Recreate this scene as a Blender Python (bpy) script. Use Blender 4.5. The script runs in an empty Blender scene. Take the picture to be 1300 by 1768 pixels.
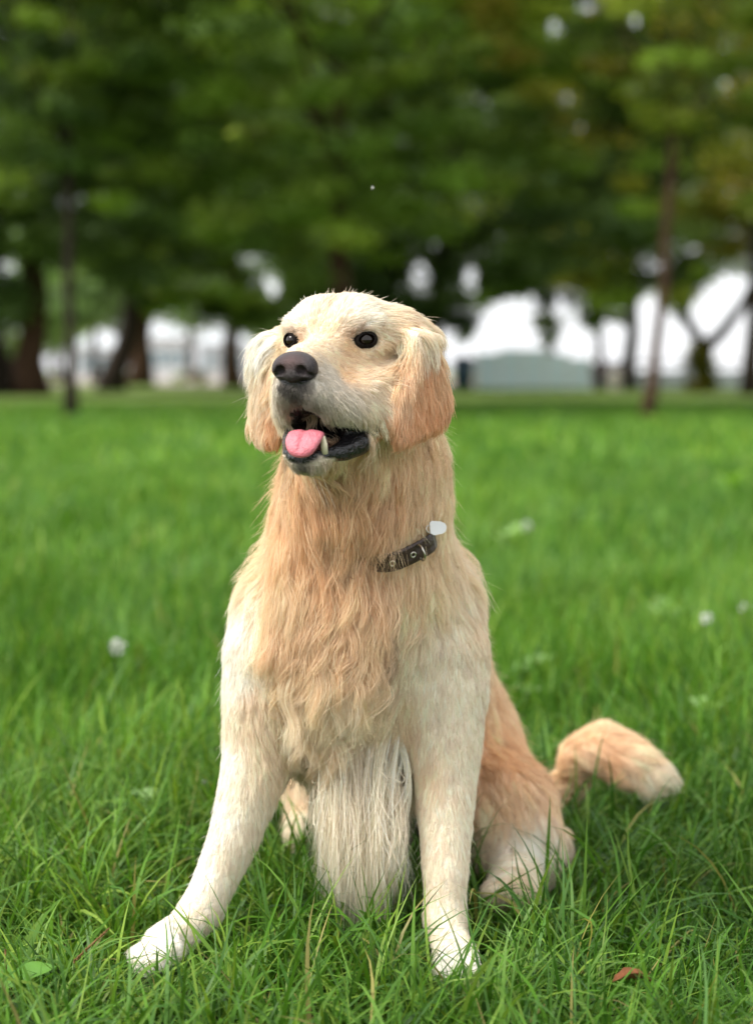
import bpy, math, random, time
import numpy as np
from mathutils import Vector, Matrix, kdtree

T0 = time.time()
random.seed(7)
rng = np.random.default_rng(7)
scene = bpy.context.scene
COL = scene.collection

# ------------------------------------------------------------------ camera
FPX, CAM_H, PITCH = 3000.0, 0.70, math.radians(4.65)
cam_data = bpy.data.cameras.new('camera')
cam_data.sensor_fit = 'VERTICAL'
cam_data.sensor_height = 36.0
cam_data.lens = 36.0 * FPX / 1768.0
cam_data.clip_start, cam_data.clip_end = 0.05, 3000.0
cam_data.dof.use_dof = True
cam_data.dof.focus_distance = 1.93
cam_data.dof.aperture_fstop = 2.9
cam_data.dof.aperture_blades = 0
cam = bpy.data.objects.new('camera', cam_data)
cam.location = (0, 0, CAM_H)
cam.rotation_euler = (math.pi / 2 - PITCH, 0, 0)
COL.objects.link(cam)
scene.camera = cam

# ------------------------------------------------------------------ sky and sun (bright overcast)
SUN_EL, SUN_AZ = math.radians(47), math.radians(-110)      # light comes from the front left, above
world = bpy.data.worlds.new('World')
scene.world = world
world.use_nodes = True
wn, wl = world.node_tree.nodes, world.node_tree.links
wn.clear()
w_out = wn.new('ShaderNodeOutputWorld')
w_bg = wn.new('ShaderNodeBackground')
w_bg.inputs['Strength'].default_value = 0.08
w_sky = wn.new('ShaderNodeTexSky')
w_sky.sky_type = 'NISHITA'
w_sky.sun_disc = False
w_sky.sun_elevation = SUN_EL
w_sky.sun_rotation = SUN_AZ
w_sky.dust_density = 3.0
w_mix = wn.new('ShaderNodeMix')
w_mix.data_type = 'RGBA'
w_mix.inputs['Factor'].default_value = 0.86
w_tc = wn.new('ShaderNodeTexCoord')
w_noise = wn.new('ShaderNodeTexNoise')
w_noise.inputs['Scale'].default_value = 2.2
w_noise.inputs['Detail'].default_value = 5.0
w_ramp = wn.new('ShaderNodeValToRGB')
w_ramp.color_ramp.elements[0].position = 0.3
w_ramp.color_ramp.elements[0].color = (5.4, 5.5, 5.7, 1)
w_ramp.color_ramp.elements[1].position = 0.75
w_ramp.color_ramp.elements[1].color = (7.2, 7.2, 7.2, 1)
wl.new(w_tc.outputs['Generated'], w_noise.inputs['Vector'])
wl.new(w_noise.outputs['Fac'], w_ramp.inputs['Fac'])
wl.new(w_sky.outputs['Color'], w_mix.inputs['A'])
wl.new(w_ramp.outputs['Color'], w_mix.inputs['B'])
wl.new(w_mix.outputs['Result'], w_bg.inputs['Color'])
wl.new(w_bg.outputs['Background'], w_out.inputs['Surface'])

sun_data = bpy.data.lights.new('sun', 'SUN')
sun_data.energy = 1.5
sun_data.angle = math.radians(26)
sun_data.color = (1.0, 0.95, 0.87)
sun = bpy.data.objects.new('sun', sun_data)
sd = Vector((math.sin(SUN_AZ) * math.cos(SUN_EL), math.cos(SUN_AZ) * math.cos(SUN_EL), math.sin(SUN_EL)))
sun.rotation_euler = sd.to_track_quat('Z', 'Y').to_euler()
COL.objects.link(sun)

vs = scene.view_settings
vs.view_transform, vs.look, vs.gamma, vs.exposure = 'Standard', 'None', 1.0, 1.68
vs.use_curve_mapping = False
cy = scene.cycles
cy.use_denoising = True
cy.denoiser = 'OPENIMAGEDENOISE'
cy.max_bounces, cy.diffuse_bounces, cy.glossy_bounces = 10, 4, 4
cy.transmission_bounces, cy.transparent_max_bounces = 8, 8
cy.sample_clamp_indirect = 6.0
scene.cycles_curves.shape = 'RIBBONS'

# ------------------------------------------------------------------ small helpers
RIGHT = np.array([1.0, 0, 0])
FWD = np.array([0, math.cos(PITCH), -math.sin(PITCH)])
UPV = np.array([0, math.sin(PITCH), math.cos(PITCH)])
CAMP = np.array([0, 0, CAM_H])

def ray(px, py):
    return RIGHT * (px - 650) / FPX + UPV * (884 - py) / FPX + FWD

def P(px, py, Y):
    """the point at distance Y in front of the camera that the photograph shows at (px, py)"""
    d = ray(px, py)
    return CAMP + d * (Y / d[1])

def G(px, py, z=0.0):
    d = ray(px, py)
    return CAMP + d * ((z - CAM_H) / d[2])

def proj(p):
    v = np.asarray(p) - CAMP
    w = v @ FWD
    return 650 + FPX * (v @ RIGHT) / w, 884 - FPX * (v @ UPV) / w

def unit(v):
    v = np.asarray(v, float)
    return v / (np.linalg.norm(v, axis=-1, keepdims=True) + 1e-12)

def lin(r, g, b):
    c = np.array([r, g, b], float) / 255.0
    return np.where(c <= 0.04045, c / 12.92, ((c + 0.055) / 1.055) ** 2.4)

def mesh_obj(name, verts, faces, mat=None, parent=None, cols=None, smooth=True):
    me = bpy.data.meshes.new(name)
    verts = np.asarray(verts, np.float32)
    if isinstance(faces, np.ndarray):
        k = faces.shape[1]
        me.vertices.add(len(verts))
        me.vertices.foreach_set('co', verts.ravel())
        me.loops.add(faces.size)
        me.loops.foreach_set('vertex_index', faces.astype(np.int32).ravel())
        me.polygons.add(len(faces))
        me.polygons.foreach_set('loop_start', np.arange(0, faces.size, k, dtype=np.int32))
        me.update(calc_edges=True)
    else:
        me.from_pydata([tuple(v) for v in verts], [], [tuple(f) for f in faces])
    if cols is not None:
        a = me.color_attributes.new('tint', 'FLOAT_COLOR', 'POINT')
        c4 = np.ones((len(verts), 4), np.float32)
        c4[:, :3] = cols
        a.data.foreach_set('color', c4.ravel())
    if smooth:
        me.polygons.foreach_set('use_smooth', np.ones(len(me.polygons), bool))
    if mat:
        me.materials.append(mat)
    o = bpy.data.objects.new(name, me)
    COL.objects.link(o)
    if parent:
        o.parent = parent
        o.matrix_parent_inverse = parent.matrix_world.inverted()
    return o

def empty(name, loc):
    o = bpy.data.objects.new(name, None)
    o.empty_display_size = 0.1
    o.location = loc
    o.matrix_world = Matrix.Translation(Vector(loc))
    COL.objects.link(o)
    return o

def tag(o, label=None, cat=None, group=None, kind=None):
    if label: o['label'] = label
    if cat: o['category'] = cat
    if group: o['group'] = group
    if kind: o['kind'] = kind
    return o

class MB:
    """collects simple shapes into one mesh"""
    def __init__(s):
        s.v, s.f = [], []
    def add(s, v, f):
        n = len(s.v)
        s.v += [tuple(x) for x in v]
        s.f += [tuple(i + n for i in q) for q in f]
        return s
    def box(s, c, d, rz=0.0):
        c = np.array(c, float); h = np.array(d, float) / 2
        pts = np.array([[sx, sy, sz] for sx in (-1, 1) for sy in (-1, 1) for sz in (-1, 1)]) * h
        ca, sa = math.cos(rz), math.sin(rz)
        R = np.array([[ca, -sa, 0], [sa, ca, 0], [0, 0, 1]])
        return s.add(pts @ R.T + c, [(0, 1, 3, 2), (4, 6, 7, 5), (0, 4, 5, 1), (2, 3, 7, 6), (0, 2, 6, 4), (1, 5, 7, 3)])
    def tube(s, pts, rad, n=10, cap=True):
        pts = np.array(pts, float)
        m = len(pts)
        if np.isscalar(rad): rad = [rad] * m
        v = []
        ref = np.array([0.31, 0.93, 0.2])
        for i in range(m):
            t = unit(pts[min(i + 1, m - 1)] - pts[max(i - 1, 0)])
            a = np.cross(t, ref)
            if np.linalg.norm(a) < 0.1: a = np.cross(t, [1, 0, 0])
            a = unit(a); b = np.cross(t, a)
            for k in range(n):
                q = 2 * math.pi * k / n
                v.append(pts[i] + (a * math.cos(q) + b * math.sin(q)) * rad[i])
        f = [(i * n + k, i * n + (k + 1) % n, (i + 1) * n + (k + 1) % n, (i + 1) * n + k) for i in range(m - 1) for k in range(n)]
        if cap:
            f += [tuple(range(n))[::-1], tuple((m - 1) * n + k for k in range(n))]
        return s.add(v, f)
    def ball(s, c, r, nu=12, nv=8):
        c = np.array(c, float); r = np.array(r if np.ndim(r) else [r] * 3, float)
        v = []
        for j in range(nv + 1):
            th = math.pi * j / nv
            for i in range(nu):
                ph = 2 * math.pi * i / nu
                v.append(c + r * [math.sin(th) * math.cos(ph), math.sin(th) * math.sin(ph), math.cos(th)])
        f = [(j * nu + i, j * nu + (i + 1) % nu, (j + 1) * nu + (i + 1) % nu, (j + 1) * nu + i)[::-1] for j in range(nv) for i in range(nu)]
        return s.add(v, f)
    def build(s, name, mat=None, parent=None, smooth=True):
        return mesh_obj(name, s.v, s.f, mat, parent, smooth=smooth)

# ------------------------------------------------------------------ materials
def new_mat(name):
    m = bpy.data.materials.new(name)
    m.use_nodes = True
    nt = m.node_tree
    return m, nt, nt.nodes, nt.links, nt.nodes['Principled BSDF']

def plain(name, rgb, rough=0.6, noise=0.18, scale=8.0, spec=0.4, bump=0.0):
    """a base colour with procedural mottling, optional bump"""
    m, nt, n, l, b = new_mat(name)
    b.inputs['Roughness'].default_value = rough
    b.inputs['Specular IOR Level'].default_value = spec
    tc = n.new('ShaderNodeTexCoord')
    nz = n.new('ShaderNodeTexNoise')
    nz.inputs['Scale'].default_value = scale
    nz.inputs['Detail'].default_value = 5
    l.new(tc.outputs['Object'], nz.inputs['Vector'])
    rp = n.new('ShaderNodeValToRGB')
    rgb = np.array(rgb, float)
    rp.color_ramp.elements[0].position, rp.color_ramp.elements[1].position = 0.3, 0.7
    rp.color_ramp.elements[0].color = (*(rgb * (1 - noise)), 1)
    rp.color_ramp.elements[1].color = (*np.minimum(rgb * (1 + noise), 1), 1)
    l.new(nz.outputs['Fac'], rp.inputs['Fac'])
    l.new(rp.outputs['Color'], b.inputs['Base Color'])
    if bump:
        bp = n.new('ShaderNodeBump')
        bp.inputs['Strength'].default_value = bump
        bp.inputs['Distance'].default_value = 0.01
        l.new(nz.outputs['Fac'], bp.inputs['Height'])
        l.new(bp.outputs['Normal'], b.inputs['Normal'])
    return m

def tinted(name, rough=0.6, spec=0.3, translucent=0.0, bump_scale=None, bump=0.0, gloss_attr=None):
    """base colour read from the piece's own tint attribute; optional light through thin leaves"""
    m, nt, n, l, b = new_mat(name)
    at = n.new('ShaderNodeAttribute')
    at.attribute_name = 'tint'
    l.new(at.outputs['Color'], b.inputs['Base Color'])
    b.inputs['Roughness'].default_value = rough
    b.inputs['Specular IOR Level'].default_value = spec
    if bump_scale:
        tc = n.new('ShaderNodeTexCoord'); nz = n.new('ShaderNodeTexNoise'); bp = n.new('ShaderNodeBump')
        nz.inputs['Scale'].default_value = bump_scale
        nz.inputs['Detail'].default_value = 4
        bp.inputs['Strength'].default_value = bump
        bp.inputs['Distance'].default_value = 0.002
        l.new(tc.outputs['Object'], nz.inputs['Vector'])
        l.new(nz.outputs['Fac'], bp.inputs['Height'])
        l.new(bp.outputs['Normal'], b.inputs['Normal'])
    if translucent:
        tr = n.new('ShaderNodeBsdfTranslucent'); mx = n.new('ShaderNodeMixShader')
        mx.inputs['Fac'].default_value = translucent
        gm = n.new('ShaderNodeMix'); gm.data_type = 'RGBA'; gm.blend_type = 'MULTIPLY'
        gm.inputs['Factor'].default_value = 1.0
        gm.inputs['B'].default_value = (1.15, 1.15, 0.6, 1)
        l.new(at.outputs['Color'], gm.inputs['A'])
        l.new(gm.outputs['Result'], tr.inputs['Color'])
        l.new(b.outputs['BSDF'], mx.inputs[1]); l.new(tr.outputs['BSDF'], mx.inputs[2])
        l.new(mx.outputs['Shader'], n['Material Output'].inputs['Surface'])
    return m
# ------------------------------------------------------------------ the dog: one continuous surface grown from a distance field
YAW, HPITCH = math.radians(20.5), math.radians(4)
HO = P(565, 588, 1.93)                                   # midpoint between the eyes
HF = np.array([-math.sin(YAW) * math.cos(HPITCH), -math.cos(YAW) * math.cos(HPITCH), math.sin(HPITCH)])
HL = np.array([math.cos(YAW), -math.sin(YAW), 0.0])
HU = np.cross(HF, HL)
HB = np.stack([HL, HF, HU])

def H(l, f, u):
    return HO + (HL * l + HF * f + HU * u) * 0.001

def head_local(p):
    return (p - HO) @ HB.T * 1000.0

def axis_grid(parts):
    out = [parts[0][0]]
    for a, b, s in parts:
        k = max(1, int(round((b - a) / s)))
        out += list(a + (b - a) * (np.arange(k) + 1) / k)
    return np.array(out)

class Field:
    def __init__(s, xs, ys, zs):
        s.xs, s.ys, s.zs = xs, ys, zs
        s.F = np.full((len(xs), len(ys), len(zs)), 0.3, np.float32)
    def _win(s, lo, hi, m):
        r = []
        for ax, a, b in zip((s.xs, s.ys, s.zs), lo, hi):
            i = np.searchsorted(ax, a - m); j = np.searchsorted(ax, b + m)
            r.append(slice(max(i, 0), max(j, 1)))
        return tuple(r)
    def _pts(s, w):
        return np.meshgrid(s.xs[w[0]], s.ys[w[1]], s.zs[w[2]], indexing='ij')
    def op(s, d, w, k, mode):
        A = s.F[w]
        if mode == 'sub':
            d = -d
            h = np.clip(0.5 - 0.5 * (A - d) / k, 0, 1)
            s.F[w] = A * (1 - h) + d * h + k * h * (1 - h)
        else:
            h = np.clip(0.5 + 0.5 * (A - d) / k, 0, 1)
            s.F[w] = A * (1 - h) + d * h - k * h * (1 - h)
    def cone(s, a, b, ra, rb, k=0.02, mode='add', m=0.08):
        a, b = np.asarray(a, float), np.asarray(b, float)
        ra, rb = ra * 0.001, rb * 0.001
        w = s._win(np.minimum(a - ra, b - rb), np.maximum(a + ra, b + rb), m)
        X, Y, Z = s._pts(w)
        ab = b - a
        t = np.clip(((X - a[0]) * ab[0] + (Y - a[1]) * ab[1] + (Z - a[2]) * ab[2]) / (ab @ ab), 0, 1)
        d = np.sqrt((X - a[0] - t * ab[0]) ** 2 + (Y - a[1] - t * ab[1]) ** 2 + (Z - a[2] - t * ab[2]) ** 2) - (ra + (rb - ra) * t)
        s.op(d.astype(np.float32), w, k, mode)
    def chain(s, pts, rads, k=0.02, mode='add', m=0.08):
        pts = [np.asarray(p, float) for p in pts]; rads = [r * 0.001 for r in rads]
        lo = np.min([p - r for p, r in zip(pts, rads)], 0); hi = np.max([p + r for p, r in zip(pts, rads)], 0)
        w = s._win(lo, hi, m)
        X, Y, Z = s._pts(w)
        best = None
        for a, b, ra, rb in zip(pts[:-1], pts[1:], rads[:-1], rads[1:]):
            ab = b - a
            t = np.clip(((X - a[0]) * ab[0] + (Y - a[1]) * ab[1] + (Z - a[2]) * ab[2]) / (ab @ ab), 0, 1)
            d = np.sqrt((X - a[0] - t * ab[0]) ** 2 + (Y - a[1] - t * ab[1]) ** 2 + (Z - a[2] - t * ab[2]) ** 2) - (ra + (rb - ra) * t)
            best = d if best is None else np.minimum(best, d)
        s.op(best.astype(np.float32), w, k, mode)
    def ell(s, c, r, B=np.eye(3), k=0.02, mode='add', m=0.08):
        c = np.asarray(c, float); r = np.asarray(r, float) * 0.001
        e = np.sqrt(((B * r[:, None]) ** 2).sum(0))
        w = s._win(c - e, c + e, m)
        X, Y, Z = s._pts(w)
        X, Y, Z = X - c[0], Y - c[1], Z - c[2]
        q = [(X * B[i, 0] + Y * B[i, 1] + Z * B[i, 2]) / r[i] for i in range(3)]
        k0 = np.sqrt(q[0] ** 2 + q[1] ** 2 + q[2] ** 2)
        k1 = np.sqrt((q[0] / r[0]) ** 2 + (q[1] / r[1]) ** 2 + (q[2] / r[2]) ** 2) + 1e-9
        s.op((k0 * (k0 - 1) / k1).astype(np.float32), w, k, mode)
    def flap(s, o, e1, e2, poly, thick, rnd, bend, k=0.01):
        """a thin flap: the polygon (mm, in the plane e1, e2) with thickness, its middle bent outward"""
        e1, e2 = unit(e1), unit(e2); e3 = np.cross(e1, e2)
        poly = np.asarray(poly, float) * 0.001
        pts = np.array([o + e1 * p[0] + e2 * p[1] for p in poly])
        w = s._win(pts.min(0), pts.max(0), 0.06)
        X, Y, Z = s._pts(w)
        X, Y, Z = X - o[0], Y - o[1], Z - o[2]
        A = X * e1[0] + Y * e1[1] + Z * e1[2]
        Bc = X * e2[0] + Y * e2[1] + Z * e2[2]
        C = X * e3[0] + Y * e3[1] + Z * e3[2]
        am = poly[:, 0].mean()
        C = C - bend * ((A - am) ** 2)
        d2 = np.full(A.shape, 1e9); sg = np.ones(A.shape)
        n = len(poly)
        for i in range(n):
            p, q = poly[i], poly[i - 1]
            ex, ey = q - p
            wx, wy = A - p[0], Bc - p[1]
            t = np.clip((wx * ex + wy * ey) / (ex * ex + ey * ey), 0, 1)
            d2 = np.minimum(d2, (wx - ex * t) ** 2 + (wy - ey * t) ** 2)
            c1, c2, c3 = Bc >= p[1], Bc < q[1], ex * wy > ey * wx
            sg = np.where((c1 & c2 & c3) | (~c1 & ~c2 & ~c3), -sg, sg)
        dp = sg * np.sqrt(d2) + rnd
        dt = np.abs(C) - thick + rnd
        d = np.sqrt(np.maximum(dp, 0) ** 2 + np.maximum(dt, 0) ** 2) + np.minimum(np.maximum(dp, dt), 0) - rnd
        s.op(d.astype(np.float32), w, k, 'add')
    def sample(s, p):
        idx, fr = [], []
        for ax, c in zip((s.xs, s.ys, s.zs), p.T):
            i = np.clip(np.searchsorted(ax, c) - 1, 0, len(ax) - 2)
            idx.append(i); fr.append(np.clip((c - ax[i]) / (ax[i + 1] - ax[i]), 0, 1))
        out = 0
        for a in (0, 1):
            for b in (0, 1):
                for c in (0, 1):
                    wgt = (fr[0] if a else 1 - fr[0]) * (fr[1] if b else 1 - fr[1]) * (fr[2] if c else 1 - fr[2])
                    out = out + wgt * s.F[idx[0] + a, idx[1] + b, idx[2] + c]
        return out
    def grad(s, p, h=0.004):
        g = np.stack([s.sample(p + np.eye(3)[i] * h) - s.sample(p - np.eye(3)[i] * h) for i in range(3)], 1)
        return unit(g)
    def mesh(s):
        F = s.F
        ins = F < 0
        cnt = np.zeros(tuple(np.array(F.shape) - 1), np.int8)
        sl = lambda a: slice(a, a - 1 if a == 0 else None) if False else (slice(0, -1) if a == 0 else slice(1, None))
        for a in (0, 1):
            for b in (0, 1):
                for c in (0, 1):
                    cnt += ins[sl(a), sl(b), sl(c)]
        act = np.argwhere((cnt > 0) & (cnt < 8))
        vid = np.full(cnt.shape, -1, np.int32)
        vid[tuple(act.T)] = np.arange(len(act))
        acc = np.zeros((len(act), 3)); n = np.zeros(len(act))
        axs = (s.xs, s.ys, s.zs)
        cor = [(a, b, c) for a in (0, 1) for b in (0, 1) for c in (0, 1)]
        val = {q: F[tuple((act + q).T)] for q in cor}
        pos = {q: np.stack([axs[i][act[:, i] + q[i]] for i in range(3)], 1) for q in cor}
        for q in cor:
            for ax in range(3):
                if q[ax] == 0:
                    r = list(q); r[ax] = 1; r = tuple(r)
                    va, vb = val[q], val[r]
                    x = (va < 0) != (vb < 0)
                    t = np.where(x, va / np.where(x, va - vb, 1), 0)[:, None]
                    acc += np.where(x[:, None], pos[q] + t * (pos[r] - pos[q]), 0)
                    n += x
        v = acc / n[:, None]
        faces = []
        for ax in range(3):
            a0 = [slice(None)] * 3; a1 = [slice(None)] * 3
            a0[ax], a1[ax] = slice(0, -1), slice(1, None)
            x = np.argwhere(ins[tuple(a0)] != ins[tuple(a1)])
            o1, o2 = (ax + 1) % 3, (ax + 2) % 3
            ok = (x[:, o1] > 0) & (x[:, o2] > 0) & (x[:, o1] < cnt.shape[o1]) & (x[:, o2] < cnt.shape[o2])
            x = x[ok]
            flip = ins[tuple(x.T)]
            qd = []
            for d1, d2 in ((-1, -1), (0, -1), (0, 0), (-1, 0)):
                y = x.copy(); y[:, o1] += d1; y[:, o2] += d2
                qd.append(vid[tuple(y.T)])
            qd = np.stack(qd, 1)
            qd[~flip] = qd[~flip][:, ::-1]
            faces.append(qd)
        return v, np.concatenate(faces)

BODY = Field(axis_grid([(-0.36, 0.30, 0.0032), (0.30, 0.52, 0.0055)]),
             axis_grid([(1.76, 2.12, 0.0028), (2.12, 2.86, 0.006)]),
             axis_grid([(-0.03, 0.52, 0.0048), (0.52, 0.83, 0.0028)]))
D = BODY

# --- trunk
D.cone(P(640, 800, 2.10), P(625, 985, 2.14), 82, 106, 0.03)                 # neck
D.cone(P(612, 985, 2.14), P(628, 1180, 2.19), 108, 122, 0.04)               # chest
D.cone(P(628, 1180, 2.22), P(700, 1310, 2.45), 118, 118, 0.05)              # ribs to loin
D.cone(P(695, 1000, 2.24), P(732, 1250, 2.48), 82, 110, 0.05)               # back
D.cone(P(728, 1275, 2.48), P(742, 1340, 2.54), 112, 108, 0.05)              # rump
D.ell(P(590, 1090, 2.08), (95, 52, 105), k=0.05)                            # breast bone
# --- front legs
D.chain([P(486, 1050, 2.13), P(470, 1130, 2.10), P(460, 1200, 2.09), P(450, 1280, 2.085), P(430, 1360, 2.07), P(405, 1440, 2.055), P(380, 1500, 2.045), P(350, 1568, 2.03)],
        [57, 57, 51, 43, 34.5, 29, 25.5, 23], 0.028)
D.cone(P(470, 1290, 2.13), P(452, 1330, 2.13), 30, 22, 0.03)                # elbow
D.chain([P(350, 1568, 2.03), P(318, 1606, 2.01), P(280, 1630, 1.985)], [23, 23, 22], 0.012)
for a, b, r in (((290, 1626, 1.97), (238, 1650, 1.955), 11.5), ((292, 1634, 1.955), (246, 1662, 1.935), 12), ((300, 1640, 1.945), (262, 1668, 1.92), 12), ((305, 1635, 1.985), (258, 1640, 1.98), 11)):
    D.cone(P(*a), P(*b), 14, r, 0.007)
D.chain([P(740, 1055, 2.15), P(754, 1130, 2.12), P(762, 1190, 2.11), P(768, 1270, 2.095), P(770, 1350, 2.08), P(770, 1430, 2.06), P(769, 1510, 2.04), P(768, 1578, 2.03)],
        [66, 63, 56, 44, 35, 29.5, 25.5, 22], 0.028)
D.cone(P(748, 1280, 2.14), P(752, 1330, 2.135), 32, 22, 0.03)
D.chain([P(768, 1578, 2.03), P(776, 1622, 2.01), P(786, 1648, 1.98)], [22, 22, 23], 0.012)
for dx, dy in ((-26, 3), (-9, 8), (9, 9), (25, 4)):
    D.cone(P(786 + dx * 0.7, 1650, 1.97), P(790 + dx * 1.05, 1676 + dy, 1.93), 13, 11.5, 0.007)
# --- hind legs
D.cone(P(772, 1290, 2.50), P(874, 1396, 2.33), 92, 62, 0.045)               # thigh
D.cone(P(874, 1396, 2.33), P(893, 1480, 2.31), 58, 44, 0.03)
D.ell(P(896, 1462, 2.29), (56, 44, 58), k=0.03)
D.cone(P(895, 1500, 2.27), P(885, 1530, 2.17), 34, 27, 0.02)
D.ell(P(958, 1466, 2.36), (22, 26, 32), k=0.015)
for dx in (-22, -7, 8, 22):
    D.cone(P(884 + dx, 1528, 2.17), P(882 + dx * 1.3, 1542, 2.13), 13, 11, 0.007)
D.cone(P(670, 1270, 2.52), P(548, 1360, 2.47), 90, 42, 0.04)
D.cone(P(548, 1360, 2.47), P(532, 1420, 2.45), 36, 28, 0.03)
D.cone(P(532, 1425, 2.44), P(520, 1436, 2.36), 26, 20, 0.02)
# --- tail: leaves the rump along the ground, loops up and falls to the right
D.chain([P(830, 1380, 2.60), P(930, 1390, 2.66), P(978, 1352, 2.66), P(1000, 1298, 2.64), P(1040, 1288, 2.62), P(1090, 1312, 2.60), P(1135, 1338, 2.585), P(1160, 1350, 2.58)],
        [40, 30, 24, 27, 34, 33, 22, 10], 0.012)

# --- head
h = lambda *a: H(*a)
D.cone(h(0, -95, -45), P(640, 840, 2.12), 66, 88, 0.03)                     # nape and throat
D.cone(h(0, -55, -95), P(610, 880, 2.08), 54, 88, 0.03)
D.ell(h(0, -66, 6), (65, 80, 52), HB, 0.02)                                 # skull
for s in (-1, 1):
    D.ell(h(25 * s, -28, 18), (27, 30, 29), HB, 0.02)                       # brows
    D.ell(h(48 * s, -46, -22), (24, 42, 26), HB, 0.022)                     # cheek bones
    D.ell(h(44 * s, -58, -62), (30, 50, 46), HB, 0.028)                     # cheeks
D.cone(h(0, -12, -40), h(0, 62, -48), 38, 29, 0.014)                        # muzzle
D.cone(h(0, -14, -10), h(0, 76, -26), 19, 15, 0.014)                         # bridge
for s in (-1, 1):
    D.chain([h(17, 66, -62), h(24, 52, -70), h(35, 24, -76), h(46, -12, -78)] if s > 0 else [h(-13, 66, -61), h(-18, 52, -68), h(-28, 24, -74), h(-42, -12, -78)], [20, 22, 23, 24] if s > 0 else [18, 19, 21, 24], 0.014)
    D.cone(h(28 * s, 10, -54), h(40 * s, -22, -46), 24, 30, 0.018)
    D.ell(h(52 * s, 24, -26), (17, 30, 15), HB, 0.022, 'sub')
    D.cone(h(22 * s, 0, 20), h(52 * s, -14, 20), 8, 7, 0.012)             # brow ridge
    D.cone(h(60 * s, -12, -22), h(70 * s, -60, -8), 4, 5, 0.02, 'sub')     # hollow of the temple
# lower jaw
D.cone(h(0, -30, -110), h(2, 40, -130), 36, 17, 0.016)
D.cone(h(-4, 55, -133), h(9, 55, -133), 12, 12, 0.010)
for s in (-1, 1):
    D.chain([h(9 * s, 60, -127), h(19 * s, 50, -126), h((33 if s > 0 else 26) * s, 26, -121), h((41 if s > 0 else 34) * s, 4, -112), h((44 if s > 0 else 36) * s, -14, -98)], [8, 9.5, 12.5, 15, 15], 0.008)
D.ell(h(0, 32, -108), (25, 58, 20), HB, 0.007, 'sub')                       # mouth
D.ell(h(0, 70, -104), (24, 26, 22), HB, 0.006, 'sub')
D.cone(h(0, 97, -66), h(0, 84, -92), 5, 15, 0.008, 'sub')
D.ell(h(0, 74, -94), (20, 24, 13), HB, 0.006, 'sub')
for s in (-1, 1):
    D.chain([h(22 * s, 56, -108), h(38 * s, 32, -103), h(52 * s, 8, -97)], [13, 10.5, 5 if s > 0 else 3], 0.004, 'sub')    # gap between the lips
    D.ell(h(44.5 * s, -4, 1), (12.5, 14, 8), HB, 0.005, 'sub')                 # eye sockets
                       # furrow of the brow
D.cone(h(0, 30, 16), h(0, -40, 63), 2, 4, 0.014, 'sub')                 # furrow between the brows
# --- ears
EARS = []
def ear(p0, e1, e2, outline, bend, thick=8.0):
    n = np.cross(e1, e2)
    poly = []
    for px, py in outline:
        d = ray(px, py)
        q = CAMP + d * (((p0 - CAMP) @ n) / (d @ n)) - p0
        poly.append((q @ unit(e1) * 1000, q @ unit(e2) * 1000))
    EARS.append((p0, unit(e1), unit(e2), n / np.linalg.norm(n), np.array(poly) * 0.001))
    D.flap(p0, e1, e2, poly, thick * 0.001, 0.006, bend, 0.012)
EAR_R = dict(p0=P(725, 680, 1.932), e1=unit([0.72, 0.69, 0.0]), e2=unit([-0.06, 0.0, 1.0]))
ear(EAR_R['p0'], EAR_R['e1'], EAR_R['e2'], [(712, 572), (702, 640), (682, 690), (677, 735), (689, 774), (722, 756), (758, 738), (779, 712), (776, 680), (764, 630), (742, 575)], -2.0)
D.cone(h(62, -62, 16), P(728, 585, 2.02), 26, 20, 0.02)
EAR_L = dict(p0=P(462, 680, 2.01), e1=unit([-0.62, 0.78, 0.0]), e2=unit([0.05, 0.0, 1.0]))
ear(EAR_L['p0'], EAR_L['e1'], EAR_L['e2'], [(482, 590), (480, 650), (484, 720), (474, 772), (452, 762), (433, 738), (442, 690), (448, 640), (447, 600), (464, 580)], 2.0)
D.cone(h(-56, -62, 8), P(466, 598, 2.05), 22, 14, 0.02)

BV, BF = D.mesh()
# relax the surface a little
def relax(v, f, it=2, lam=0.5):
    e = np.concatenate([f[:, [0, 1]], f[:, [1, 2]], f[:, [2, 3]], f[:, [3, 0]]])
    for _ in range(it):
        acc = np.zeros_like(v); n = np.zeros(len(v))
        for c in range(3):
            acc[:, c] = np.bincount(e[:, 0], v[e[:, 1], c], len(v)) + np.bincount(e[:, 1], v[e[:, 0], c], len(v))
        n = np.bincount(e[:, 0], minlength=len(v)) + np.bincount(e[:, 1], minlength=len(v))
        v = v + lam * (acc / np.maximum(n, 1)[:, None] - v)
    return v
BV = relax(BV, BF)
BS_ = relax(BV, BF, 16)
wz_ = np.clip((0.56 - BV[:, 2]) / 0.06, 0, 1)[:, None] * np.maximum(np.clip((BV[:, 2] - 0.10) / 0.05, 0, 1), np.clip((BV[:, 1] - 2.13) / 0.04, 0, 1))[:, None]
BV = BV * (1 - wz_) + BS_ * wz_
print('dog surface', len(BV), 'verts', round(time.time() - T0, 1), 's')
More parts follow.
